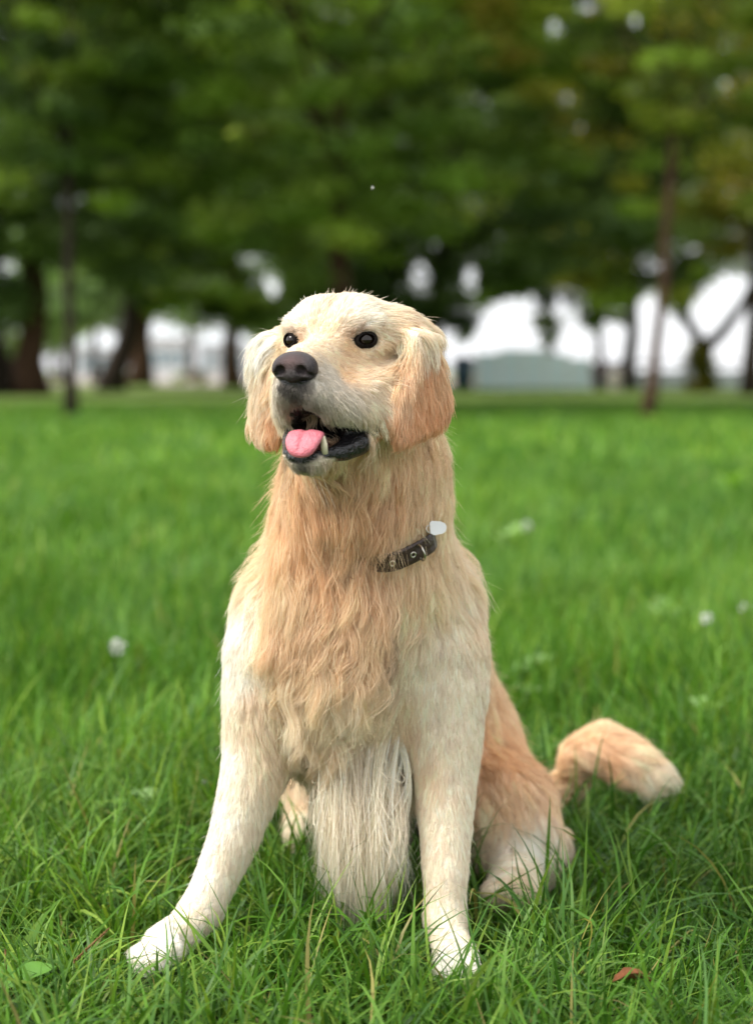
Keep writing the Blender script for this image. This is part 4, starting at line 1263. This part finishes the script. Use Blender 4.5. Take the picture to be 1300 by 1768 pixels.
def leaves(centers, radii, per, size, cols, flat=0.55, rs=None, carve=True):
    """leaf-sized faces spread over clumps; the crown keeps the gaps that the photograph shows between its clumps"""
    n = len(centers)
    m = n * per
    c = np.repeat(centers, per, 0); r = np.repeat(radii, per)[:, None]
    d = unit(rs.normal(0, 1, (m, 3)))
    rr = rs.random((m, 1)) ** 0.45
    p = c + d * rr * r * np.array([1, 1, flat])
    ctint = np.repeat(rs.normal(1.1, 0.34, (n, 1)), per, 0)
    ccol = cols[np.repeat(rs.integers(0, len(cols), n), per)]
    if carve:
        v = p - CAMP; w_ = v @ FWD
        px, py = 650 + FPX * (v @ RIGHT) / w_, 884 - FPX * (v @ UPV) / w_
        k = py < np.interp(px, YB_X, YB_Y) + 16 * np.sin(px / 23.0) + rs.normal(0, 10, m)
        for hx, hy, ha, hb in SKY_HOLES:
            k &= ((px - hx) / ha) ** 2 + ((py - hy) / hb) ** 2 > 0.62 + rs.normal(0, 0.33, m)
        p, d, ctint, ccol = p[k], d[k], ctint[k], ccol[k]
    m = len(p)
    nrm = unit(d * np.array([0.35, 0.35, 0.3]) + np.array([0, 0, 0.9]) + rs.normal(0, 0.38, (m, 3)))
    a = unit(np.cross(nrm, rs.normal(0, 1, (m, 3)))); b = np.cross(nrm, a)
    L = size * rs.uniform(0.6, 1.35, (m, 1)); W = L * rs.uniform(0.4, 0.62, (m, 1))
    V = np.stack([p - a * L * 0.5, p + b * W * 0.5 + nrm * L * 0.05, p + a * L * 0.5 - nrm * L * 0.06, p - b * W * 0.5 + nrm * L * 0.05], 1).reshape(-1, 3)
    F = np.arange(4 * m).reshape(m, 4)
    col = np.clip(ccol * np.clip(ctint, 0.4, 2.0) * rs.normal(1, 0.14, (m, 1)), 0.004, 0.6)
    return V, F, np.repeat(col, 4, 0)

PAL = dict(mid=np.array([lin(100, 124, 50), lin(116, 140, 56), lin(86, 110, 48), lin(128, 148, 64)]),
           dark=np.array([lin(76, 98, 50), lin(88, 110, 54), lin(66, 86, 46)]),
           yellow=np.array([lin(118, 130, 50), lin(138, 138, 54), lin(98, 118, 48), lin(136, 124, 52), lin(104, 124, 50)]),
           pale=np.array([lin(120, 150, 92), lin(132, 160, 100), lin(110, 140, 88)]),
           olive=np.array([lin(124, 120, 44), lin(138, 130, 48), lin(100, 110, 42)]))

PAL = {k: v * (1.18 if k in ('mid', 'yellow', 'dark') else 1.0) for k, v in PAL.items()}

def tree(name, label, base, trunk, r0, r1, crown_c, crown_r, n_clump, clump_r, per, size, pal, barkm, seed, group='trees of the park', carve=True, limbs=5, extra=None, droop=(), flat=0.42):
    rs = np.random.default_rng(seed)
    base = np.array([base[0], base[1], 0.0])
    root = empty(name, base)
    tag(root, label, 'tree', group)
    tp = np.array(trunk, float)
    mb = MB()
    npt = 9
    tt = np.linspace(0, 1, npt)
    ctl = np.array([np.interp(tt, np.linspace(0, 1, len(tp)), tp[:, i]) for i in range(3)]).T
    ctl[1:-1, :2] += rs.normal(0, r0 * 0.22, (npt - 2, 2))
    rad = r0 + (r1 - r0) * tt
    rad[0] = r0 * 1.45; rad[1] = r0 * 1.08
    mb.tube(ctl, list(rad), 12)
    cc, cr = np.array(crown_c, float), np.array(crown_r, float)
    lo = ctl[-1]
    for k in range(limbs):
        a = 6.28 * (k + rs.random() * 0.6) / limbs
        st_ = ctl[int(npt * rs.uniform(0.62, 0.95))]
        en = cc + cr * np.array([math.cos(a) * 0.75, math.sin(a) * 0.75, rs.uniform(-0.25, 0.5)])
        mid = st_ * 0.5 + en * 0.5 + np.array([0, 0, 0.12 * cr[2]])
        mb.tube([st_, mid, en], [r1 * 0.6, r1 * 0.32, r1 * 0.1], 8)
    if extra:
        for pts, rads in extra: mb.tube(pts, rads, 10)
    mb.build('trunk', barkm, root)
    d = unit(rs.normal(0, 1, (n_clump, 3)))
    rr = rs.uniform(0.25, 1.0, (n_clump, 1)) ** 0.5
    cen = cc + d * rr * cr
    crr = rs.uniform(0.6, 1.3, n_clump) * clump_r
    if len(droop):
        dp = np.array([P(*q[:3]) for q in droop]); cen = np.concatenate([cen, dp]); crr = np.concatenate([crr, [q[3] for q in droop]])
    V, F, Cc = leaves(cen, crr, per, size, PAL[pal], flat, rs, carve)
    mesh_obj('crown', V, F, m_leaf, root, Cc, smooth=False)
    return root

def xz(px, py, Y):
    p = P(px, py, Y); return [p[0], p[1], p[2]]
def upright(px, Y, top, lean=0.0):
    x = P(px, 640, Y)[0]
    return [(x, Y, -0.05), (x + lean * 0.5, Y, top * 0.5), (x + lean, Y, top)]
def X(px, Y): return P(px, 640, Y)[0]

# nearer row
t = upright(122, 25, 5.0, 0.0)
tree('slender_tree', 'slender dark trunk standing out in front at the left of the lawn', (X(122, 25), 25), t, 0.085, 0.05, (X(90, 25), 25.5, 7.0), (3.3, 4.0, 3.6), 210, 0.5, 150, 0.15, 'dark', m_bark_dark, 11)
t = upright(575, 29, 5.5, 0.2)
tree('leafy_tree', 'broad leafy tree filling the middle of the canopy above the dog', (X(575, 29), 29), t, 0.2, 0.12, (X(530, 28), 27.2, 6.6), (4.7, 4.8, 4.5), 500, 0.5, 150, 0.15, 'mid', m_bark_brown, 12, droop=[(575, 15, 27.5, .7), (600, 40, 28, .6), (545, 30, 28, .6), (812, 354, 30, .7), (780, 340, 30, .6), (692, 276, 28, .6), (720, 250, 28, .6), (363, 225, 27, .6), (345, 205, 28, .5), (840, 330, 30, .5), (10, 190, 27, .7), (15, 230, 28, .7), (10, 300, 28, .7), (30, 340, 28, .5)])
a = P(1112, 728, 24); b = P(1135, 560, 24); c = P(1150, 400, 24); 
tree('slender_tree', 'thin brown trunk leaning right at the right side of the lawn', (a[0], 24), [(a[0], 24, -0.05), tuple(b), tuple(c), (c[0] + 0.1, 24, 5.0)], 0.085, 0.05, (X(1130, 24), 24.5, 6.4), (3.2, 4.0, 3.6), 230, 0.48, 150, 0.14, 'yellow', m_bark_brown, 13)
t = upright(742, 38, 6.0, 0.5)
tree('leafy_tree', 'dark green tree behind the dog to the right of the leafy middle tree', (X(742, 38), 38), t, 0.22, 0.14, (X(810, 38), 38, 6.8), (5.6, 4.0, 5.8), 200, 1.05, 330, 0.2, 'dark', m_bark_dark, 14, droop=[(770, 520, 37, .6), (800, 555, 37, .5), (815, 580, 37, .35), (700, 520, 37, .6), (745, 530, 37, .5), (690, 545, 37, .5), (850, 480, 37, .7), (900, 470, 37, .7), (640, 490, 37, .8), (600, 510, 37, .7), (540, 500, 37, .7)])
t = upright(330, 40, 5.5, 0.3)
# further rows
t = upright(58, 50, 8.0, 0.1)
tree('park_tree', 'thick reddish brown trunk at the left edge behind the slender tree', (X(58, 50), 50), t, 0.40, 0.3, (X(70, 50), 50, 9.6), (6.5, 5, 8), 130, 1.4, 300, 0.27, 'dark', m_bark_brown, 15)
a = P(192, 672, 60); b = P(228, 520, 60)
tree('park_tree', 'dark leaning trunk left of the pale house', (a[0], 60), [(a[0], 60, -0.05), tuple(b), (b[0] + 0.9, 60, 7.0)], 0.40, 0.28, (X(310, 60), 60, 9.6), (7.0, 5, 8.0), 150, 1.4, 300, 0.28, 'mid', m_bark_dark, 16, droop=[(270, 480, 57, 1.1), (330, 500, 57, 1.1), (390, 510, 57, 1.0), (430, 520, 57, .9), (300, 520, 57, .7), (370, 535, 57, .6), (250, 520, 57, .6), (510, 510, 57, .9), (445, 540, 57, .5)])
t = upright(-6, 50, 7.0, -0.2)
tree('park_tree', 'dark trunk cut off by the left border of the photo', (X(-6, 50), 50), t, 0.34, 0.25, (X(-20, 50), 50, 10), (6, 5, 8.4), 150, 1.4, 260, 0.27, 'dark', m_bark_dark, 17)
f0 = P(1212, 672, 56); f1 = P(1214, 602, 56)
lb = [tuple(f1), tuple(P(1190, 560, 56)), tuple(P(1160, 500, 56)), tuple(P(1140, 430, 56))]
rb = [tuple(f1), tuple(P(1245, 575, 56)), tuple(P(1285, 520, 56)), tuple(P(1310, 460, 56))]
fork = tree('forked_tree', 'forked tree with ivy on its foot at the right side', (f0[0], 56), [(f0[0], 56, -0.05), tuple(P(1213, 640, 56)), tuple(f1)], 0.34, 0.30, (X(1180, 56), 56, 9.4), (6.8, 5, 7.6), 130, 1.3, 300, 0.27, 'yellow', m_bark_dark, 18,
            limbs=0, extra=[(lb, [0.22, 0.18, 0.15, 0.1]), (rb, [0.24, 0.2, 0.16, 0.1])])
rs_ = np.random.default_rng(5)
ivc = np.array([P(1212 + rs_.normal(0, 14), 640 + rs_.uniform(-36, 34), 55.6) for _ in range(22)])
V, F, Cc = leaves(ivc, np.full(22, 0.30), 90, 0.16, PAL['olive'], 1.0, rs_, False)
mesh_obj('ivy', V, F, m_leaf, fork, Cc, smooth=False)
t = upright(1296, 50, 7.5, 0.1)
tree('park_tree', 'dark trunk at the right border of the photo beside the forked tree', (X(1296, 50), 50), t, 0.24, 0.18, (X(1350, 50), 50, 9.3), (6, 4.5, 7.5), 110, 1.3, 280, 0.26, 'yellow', m_bark_dark, 19)
t = upright(1086, 66, 8.5, 0.1)
tree('park_tree', 'grey trunk behind the bench, the thicker of the pair', (X(1086, 66), 66), t, 0.27, 0.2, (X(1010, 66), 66, 10.6), (7.5, 5, 8.6), 140, 1.5, 300, 0.3, 'mid', m_bark_grey, 20, droop=[(950, 520, 64, 1.0), (945, 555, 64, .8), (950, 585, 64, .5), (1020, 560, 64, .5), (1070, 550, 64, .5), (880, 500, 64, .8), (890, 480, 64, 1.2), (1040, 520, 64, 1.0), (1090, 490, 64, 1.1), (1030, 545, 64, .5), (1160, 480, 64, 1.0), (845, 520, 64, .7)])
t = upright(1036, 68, 8.5, 0.0)
tree('park_tree', 'thin trunk behind the bench, the slimmer of the pair', (X(1036, 68), 68), t, 0.16, 0.12, (X(960, 68), 68, 9.8), (5.5, 4, 7.2), 90, 1.3, 260, 0.3, 'dark', m_bark_brown, 21)
t = upright(948, 84, 8.5, 0.0)
tree('park_tree', 'slim dark trunk rising behind the pale blue screen', (X(948, 84), 84), t, 0.2, 0.15, (X(940, 84), 84, 11.5), (6, 4, 8.6), 110, 1.3, 260, 0.34, 'mid', m_bark_dark, 27)
t = upright(404, 74, 8.5, 0.0)
tree('park_tree', 'faint brown trunk right of the pale house', (X(404, 74), 74), t, 0.36, 0.28, (X(450, 74), 74, 10.4), (7.5, 5, 8.8), 140, 1.5, 300, 0.3, 'mid', m_bark_brown, 22)
t = upright(242, 82, 8.5, 0.3)
tree('park_tree', 'broad greyish brown trunk just behind the dark leaning one', (X(242, 82), 82), t, 0.5, 0.4, (X(200, 82), 82, 14.0), (9, 6, 9), 120, 1.8, 260, 0.36, 'dark', m_bark_brown, 23)
t = upright(660, 78, 8.5, 0.3)
tree('park_tree', 'tall tree far behind the dog whose trunk is hidden by its head', (X(660, 78), 78), t, 0.4, 0.3, (X(700, 78), 78, 12), (11, 6, 10.5), 210, 1.8, 280, 0.34, 'dark', m_bark_dark, 24)
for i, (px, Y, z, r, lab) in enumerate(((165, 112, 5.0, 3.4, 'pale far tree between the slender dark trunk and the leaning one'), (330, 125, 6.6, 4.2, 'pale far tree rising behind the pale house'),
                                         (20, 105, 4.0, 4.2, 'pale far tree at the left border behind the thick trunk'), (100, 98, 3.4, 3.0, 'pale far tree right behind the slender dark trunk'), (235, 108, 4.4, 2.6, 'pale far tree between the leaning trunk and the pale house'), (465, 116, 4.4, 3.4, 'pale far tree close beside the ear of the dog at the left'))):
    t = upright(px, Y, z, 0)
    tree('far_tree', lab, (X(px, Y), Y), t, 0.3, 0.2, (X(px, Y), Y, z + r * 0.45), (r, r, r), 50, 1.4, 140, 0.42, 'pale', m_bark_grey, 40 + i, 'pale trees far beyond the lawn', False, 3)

for i, (x_, Y, lab, pal_) in enumerate(((-10.5, 34, 'park tree beyond the left border, the nearer of two', 'dark'), (-20, 48, 'park tree beyond the left border, the farther of two', 'mid'),
                                        (11.0, 36, 'park tree beyond the right border, the nearer of two', 'yellow'), (21, 50, 'park tree beyond the right border, the farther of two', 'mid'))):
    t = [(x_, Y, -0.05), (x_ + 0.1, Y, 2.5), (x_ + 0.2, Y, 5.5)]
    tree('park_tree', lab, (x_, Y), t, 0.26, 0.18, (x_, Y, 7.6), (4.6, 4.2, 5.0), 130, 0.95, 300, 0.2, pal_, m_bark_dark, 50 + i, carve=False)
# ------------------------------------------------------------------ far edge of the park: path, houses, screen, railing, bench
m_path = plain('pale_path', (0.46, 0.38, 0.33), 0.85, 0.12, 1.2)
pv = [(-70, 86, 0.012), (70, 86, 0.012), (70, 170, 0.012), (-70, 170, 0.012)]
tag(mesh_obj('path', pv, [(0, 1, 2, 3)], m_path), 'pale pinkish path along the far side of the lawn', None, None, 'structure')
m_wall = plain('pale_render', (0.48, 0.51, 0.52), 0.8, 0.06, 1.5)
m_roof = plain('grey_roof', (0.50, 0.53, 0.55), 0.7, 0.1, 2)
m_glass = plain('window_glass', (0.20, 0.27, 0.30), 0.12, 0.2, 2)
m_blue = plain('pale_blue_panel', (0.66, 0.80, 0.85), 0.5, 0.06, 3)
m_white = plain('white_paint', (0.78, 0.78, 0.76), 0.5, 0.05, 5)
m_navy = plain('dark_blue_paint', (0.035, 0.065, 0.10), 0.35, 0.2, 5)
m_wood = plain('dark_wood', (0.055, 0.030, 0.026), 0.6, 0.3, 6)
m_dark = plain('dark_metal', (0.045, 0.055, 0.065), 0.5, 0.2, 6)
m_stone = plain('pale_stone', (0.55, 0.50, 0.42), 0.8, 0.15, 6)

def house(px0, px1, Y, hgt, label, nwin):
    x0, x1 = X(px0, Y), X(px1, Y)
    cx, wd = (x0 + x1) / 2, x1 - x0
    r = empty('house', (cx, Y, 0)); tag(r, label, 'house', 'pale houses beyond the path')
    MB().box((cx, Y + 2.5, hgt / 2), (wd, 5, hgt)).build('wall', m_wall, r, False)
    mb = MB()
    e, ry = 0.4, hgt + 1.0
    mb.add([(x0 - e, Y - e, hgt), (x1 + e, Y - e, hgt), (x1 + e, Y + 5 + e, hgt), (x0 - e, Y + 5 + e, hgt), (x0 - e, Y + 2.5, ry), (x1 + e, Y + 2.5, ry)],
           [(0, 1, 5, 4), (2, 3, 4, 5), (0, 4, 3), (1, 2, 5), (0, 3, 2, 1)])
    mb.build('roof', m_roof, r, False)
    for k in range(nwin):
        wx = x0 + wd * (k + 0.5) / nwin
        f = MB()
        for dx, dz, sx, sz in ((-0.55, 0, 0.1, 1.5), (0.55, 0, 0.1, 1.5), (0, 0.7, 1.0, 0.1), (0, -0.7, 1.0, 0.1)):
            f.box((wx + dx, Y - 0.03, hgt * 0.5 + dz), (sx, 0.1, sz))
        fo_ = f.build('window', m_white, r, False)
        MB().box((wx, Y - 0.01, hgt * 0.5), (0.98, 0.04, 1.28)).build('pane', m_glass, fo_, False)
house(262, 330, 142, 3.4, 'pale house with a grey roof between the leaning trunk and the faint brown one', 3)
house(345, 425, 150, 3.0, 'lower pale house close behind the dog, beside the faint brown trunk', 3)
house(132, 196, 148, 2.6, 'small pale house between the slender dark trunk and the leaning trunk', 2)

# pale blue screen of panels between posts
Ys = 63.0
scr = empty('panel_screen', (X(915, Ys), Ys, 0)); tag(scr, 'long pale blue panel screen standing on the far lawn edge', 'screen')
np_ = 5
xs_ = np.linspace(X(822, Ys), X(1020, Ys), np_ + 1)
tops = [1.28, 1.42, 1.40, 1.25, 1.08]
for k in range(np_):
    MB().box(((xs_[k] + xs_[k + 1]) / 2, Ys, tops[k] / 2 + 0.06), (xs_[k + 1] - xs_[k] - 0.08, 0.05, tops[k])).build('panel', m_blue, scr, False)
for k in range(np_ + 1):
    MB().box((xs_[k], Ys, 0.72), (0.07, 0.07, 1.44)).build('post', m_white, scr, False)

def bin_(px, Y, label):
    x_ = X(px, Y)
    r = empty('litter_bin', (x_, Y, 0)); tag(r, label, 'bin')
    MB().tube([(x_, Y, 0.05), (x_, Y, 0.8), (x_, Y, 1.05)], [0.34, 0.40, 0.40], 20).build('body', m_navy, r)
    MB().tube([(x_, Y, 1.05), (x_, Y, 1.10), (x_, Y, 1.24)], [0.43, 0.43, 0.12], 20).build('lid', m_dark, r)
bin_(800, 62, 'dark blue round litter bin left of the pale blue screen')

rail = empty('railing', (X(1180, 70), 70, 0)); tag(rail, 'dark railing running behind the trees at the right', 'railing')
ra_, rb_ = X(1030, 70), X(1340, 70)
for z in (0.62, 1.0):
    MB().box(((ra_ + rb_) / 2, 70, z), (rb_ - ra_, 0.06, 0.10)).build('rail', m_dark, rail, False)
for k in range(7):
    MB().box((ra_ + (rb_ - ra_) * k / 6, 70.06, 0.52), (0.09, 0.07, 1.04)).build('post', m_dark, rail, False)
wall = MB().box((X(1180, 76), 76, 0.3), (X(1350, 76) - X(1010, 76), 0.3, 0.6)).build('low_wall', m_wall, None, False)
tag(wall, 'low white wall behind the dark railing', 'wall')

bx, by = X(1052, 62), 62.0
bench = empty('park_bench', (bx, by, 0)); tag(bench, 'dark wooden bench in front of the pair of trunks', 'bench')
for k in range(3): MB().box((bx, by - 0.18 + 0.15 * k, 0.45), (1.3, 0.12, 0.04)).build('slat', m_wood, bench, False)
for k in range(3): MB().box((bx, by + 0.28, 0.60 + 0.15 * k), (1.3, 0.04, 0.12)).build('slat', m_wood, bench, False)
for s in (-1, 1):
    for dy, hz in ((-0.15, 0.43), (0.33, 0.96)): MB().box((bx + 0.5 * s, by + dy, hz / 2), (0.07, 0.05, hz)).build('leg', m_dark, bench, False)
bl = empty('bollard', (X(1062, 60.5), 60.5, 0)); tag(bl, 'pale round stone bollard on the grass by the bench', 'bollard')
MB().tube([(bl.location[0], 60.5, 0), (bl.location[0], 60.5, 0.28)], [0.2, 0.17], 16).build('base', m_stone, bl)
MB().ball((bl.location[0], 60.5, 0.48), 0.24, 16, 12).build('ball', m_stone, bl)
# shrubs on the far left edge
for i, (px, Y, rr_, lab) in enumerate(((345, 88, 0.5, 'small yellow green shrub by the path in front of the lower pale house'), (310, 92, 0.4, 'small green shrub by the path, left of the yellow green one'))):
    rs_ = np.random.default_rng(70 + i)
    cen = np.array([[X(px, Y), Y, rr_ * 0.8]]) + rs_.normal(0, rr_ * 0.4, (14, 3)) * [1, 1, 0.7]
    V, F, Cc = leaves(cen, np.full(14, rr_ * 0.5), 60, 0.14, PAL['olive' if i == 0 else 'mid'], 0.8, rs_, False)
    sh = empty('shrub', (X(px, Y), Y, 0)); tag(sh, lab, 'shrub')
    mesh_obj('foliage', V, F, m_leaf, sh, Cc, smooth=False)
    MB().tube([(X(px, Y), Y, 0), (X(px, Y), Y, rr_)], [0.05, 0.02], 6).build('stem', m_bark_brown, sh)
print('background', round(time.time() - T0, 1), 's')
# ------------------------------------------------------------------ small plants and litter on the lawn
m_broad = tinted('broad_leaf', 0.45, 0.4, 0.3)
m_petal = plain('white_petal', (0.72, 0.72, 0.70), 0.6, 0.06, 60)
m_stem = plain('green_stem', lin(96, 128, 52), 0.6, 0.15, 40)
m_seed = plain('seed_head', lin(112, 84, 46), 0.8, 0.3, 200)
m_dry = plain('dry_leaf', lin(112, 70, 44), 0.8, 0.35, 60, 0.2, 0.6)

def blade_leaf(c, d, L, W, up=0.2, fold=0.25, droop=0.5, nl=8, nw=4):
    """an oval leaf surface with a folded midrib: vertices and quads"""
    d = unit(np.array([d[0], d[1], 0.0])); s_ = np.array([-d[1], d[0], 0.0]); z = np.array([0, 0, 1.0])
    v, f = [], []
    for i in range(nl + 1):
        t = i / nl
        wd = W * 0.5 * (math.sin(math.pi * min(0.04 + t * 0.96, 1)) ** 0.8 if t < 1 else 0.02)
        p = c + d * L * t + z * L * (up * t - droop * t * t * 0.6)
        for j in range(-nw // 2, nw // 2 + 1):
            q = j / (nw / 2)
            v.append(p + s_ * wd * q + z * (abs(q) * wd * fold + 0.03 * wd * math.sin(9 * t + 2 * q)))
    k = nw + 1
    for i in range(nl):
        for j in range(nw):
            f.append((i * k + j, i * k + j + 1, (i + 1) * k + j + 1, (i + 1) * k + j))
    return v, f

def leaf_plant(name, label, cat, px, py, z, leaves_, col, group=None, seed=0):
    rs = np.random.default_rng(seed)
    c = G(px, py, z)
    r = empty(name, (c[0], c[1], float(gz(c[0], c[1])))); tag(r, label, cat, group)
    MB().tube([(c[0], c[1], 0), (c[0] + 0.004, c[1], c[2] * 0.5), tuple(c)], [0.002, 0.0018, 0.0012], 6).build('stem', m_stem, r)
    for a, L, W, up, dr in leaves_:
        c_l = c.copy()
        if cat == 'plant' and name == 'weed': c_l[2] *= rs.uniform(0.45, 1.0)
        v, f = blade_leaf(c_l, (math.cos(a), math.sin(a)), L, W, up, 0.22, dr)
        cc = np.tile(col * rs.normal(1, 0.08), (len(v), 1))
        mesh_obj('leaf', np.array(v), np.array(f), m_broad, r, cc)
    return r
G1, G2, G3 = lin(136, 172, 98), lin(102, 146, 50), lin(96, 146, 48)
leaf_plant('plantain', 'broad pale green leaf right of the dog, level with its elbow', 'plant', 872, 1172, 0.05, [(0.35, 0.12, 0.075, 0.55, 0.3)], G1, seed=1)
leaf_plant('plantain', 'round bright leaf at the bottom left corner of the photo', 'plant', 12, 1706, 0.045, [(0.5, 0.055, 0.045, 0.5, 0.4), (2.4, 0.06, 0.045, 0.4, 0.4)], G3, seed=2)
leaf_plant('clover', 'bright clover leaves in the grass left of the forelegs', 'plant', 190, 1388, 0.06, [(0.2, 0.035, 0.034, 0.2, 0.4), (2.2, 0.035, 0.034, 0.2, 0.4), (4.2, 0.035, 0.034, 0.2, 0.4)], G2, seed=3)
leaf_plant('clover', 'clover leaves just left of the raised elbow of the dog', 'plant', 250, 1372, 0.07, [(0.9, 0.03, 0.028, 0.3, 0.4), (3.0, 0.03, 0.028, 0.2, 0.4), (5.2, 0.028, 0.026, 0.2, 0.4)], G1 * 0.8, seed=4)
leaf_plant('weed', 'yellow green weed standing alone on the lawn at the right border', 'plant', 1262, 832, 0.12, [(0.7 * a_ + 0.3, 0.099, 0.050, 1.1, 0.6) for a_ in range(9)], lin(132, 176, 66), seed=5)
leaf_plant('weed', 'pale leafy weed behind the tail at the right', 'plant', 1222, 1226, 0.07, [(0.7 * a_ + 0.3, 0.043, 0.025, 1.1, 0.6) for a_ in range(9)], G1, seed=6)
leaf_plant('weed', 'pale leafy weed just right of the shoulder, below the collar', 'plant', 880, 925, 0.10, [(0.7 * a_ + 0.3, 0.074, 0.040, 1.1, 0.6) for a_ in range(9)], G1, seed=7)
leaf_plant('weed', 'pale leafy weed at the right beside the white flower', 'plant', 1150, 1058, 0.08, [(0.7 * a_ + 0.3, 0.056, 0.030, 1.1, 0.6) for a_ in range(9)], G1 * 0.95, seed=8)
leaf_plant('plantain', 'shiny leaf in the grass behind the hind leg', 'plant', 905, 1198, 0.05, [(0.2, 0.06, 0.04, 0.3, 0.4), (1.5, 0.06, 0.04, 0.4, 0.4)], G1 * 0.8, seed=9)

def flower(label, px, py, z, r_, seed):
    rs = np.random.default_rng(seed)
    c = G(px, py, z)
    o = empty('clover_flower', (c[0], c[1], 0)); tag(o, label, 'flower', 'white clover flowers')
    MB().tube([(c[0] + 0.006, c[1], 0), (c[0] + 0.002, c[1], z * 0.6), tuple(c)], [0.0014, 0.0013, 0.0012], 6).build('stem', m_stem, o)
    mb = MB()
    for k in range(34):
        d = unit(rs.normal(0, 1, 3) + [0, 0, 0.4])
        a = unit(np.cross(d, rs.normal(0, 1, 3))); b = np.cross(d, a)
        p, q = c + d * r_ * 0.35, c + d * r_
        mb.add([p - a * r_ * 0.10, p + a * r_ * 0.10, q + a * r_ * 0.17, q - a * r_ * 0.17, q + b * r_ * 0.12 + d * r_ * 0.12], [(0, 1, 2, 3), (3, 2, 4)])
    mb.build('petals', m_petal, o, False)
flower('white clover flower left of the dog, level with its chest', 203, 1117, 0.10, 0.018, 1)
flower('white clover flower at the right, the nearest and brightest one there', 1220, 1068, 0.11, 0.014, 2)
flower('white clover flower at the right border, above the nearest one', 1284, 1050, 0.11, 0.012, 3)
flower('white clover flower farther back just right of the collar', 908, 908, 0.12, 0.017, 4)
flower('small white clover flower close to the left foreleg', 356, 1352, 0.06, 0.0055, 5)

def seed_stalk(label, a_, b_, ya, yb, r_, seed):
    rs = np.random.default_rng(seed)
    p0, p1 = P(*a_, ya), P(*b_, yb)
    base = np.array([p0[0] - 0.01, p0[1] + 0.01, 0.0])
    o = empty('seed_stalk', base); tag(o, label, 'plant', 'brown seed stalks in the grass')
    MB().tube([base, base * 0.5 + p0 * 0.5, p0], [0.0011, 0.001, 0.0009], 6).build('stem', m_stem, o)
    mb = MB()
    mb.tube([p0, p0 * 0.5 + p1 * 0.5, p1], [0.0011, 0.0013, 0.0006], 7)
    for k in range(60):
        t = rs.random(); c = p0 + (p1 - p0) * t
        d = unit(rs.normal(0, 1, 3)) * 0.0016 * (1 - 0.5 * t)
        mb.ball(c + d, 0.00115 * r_ * (1 - 0.3 * t), 5, 4)
    mb.build('seed_head', m_seed, o)
seed_stalk('brown seed stalk slanting in the grass beside the near left paw', (128, 1660), (190, 1602), 1.82, 1.82, 1.0, 1)
seed_stalk('short upright brown seed stalk at the left border of the photo', (11, 1692), (10, 1640), 1.80, 1.80, 1.0, 2)

# curled dead leaf
c = P(1090, 1697, 1.76)
v, f = blade_leaf(c - np.array([0.02, 0, 0]), (1, 0.2), 0.042, 0.020, 0.3, 0.9, 0.5, 8, 6)
v = np.array(v) + rng.normal(0, 0.0006, (len(v), 3))
dl_ = mesh_obj('dead_leaf', np.concatenate([v, v - [0, 0, 0.0006]]), np.array(f + [tuple(i + len(v) for i in q[::-1]) for q in f]), m_dry)
tag(dl_, 'curled brown dead leaf lying in the grass at the lower right', 'leaf')
# a seed with fluff drifting through the air
c = P(643, 325, 2.25)
mb = MB().ball(c, (0.0006, 0.0006, 0.001), 6, 5)
for k in range(14):
    d = unit(rng.normal(0, 1, 3) + [0.4, 0, 0.9])
    mb.tube([c, c + d * 0.003], [0.00016, 0.0001], 4)
tag(mb.build('drifting_seed', m_petal), 'tiny white fluffy seed drifting in the air above the head of the dog', 'seed')
print('all', round(time.time() - T0, 1), 's')
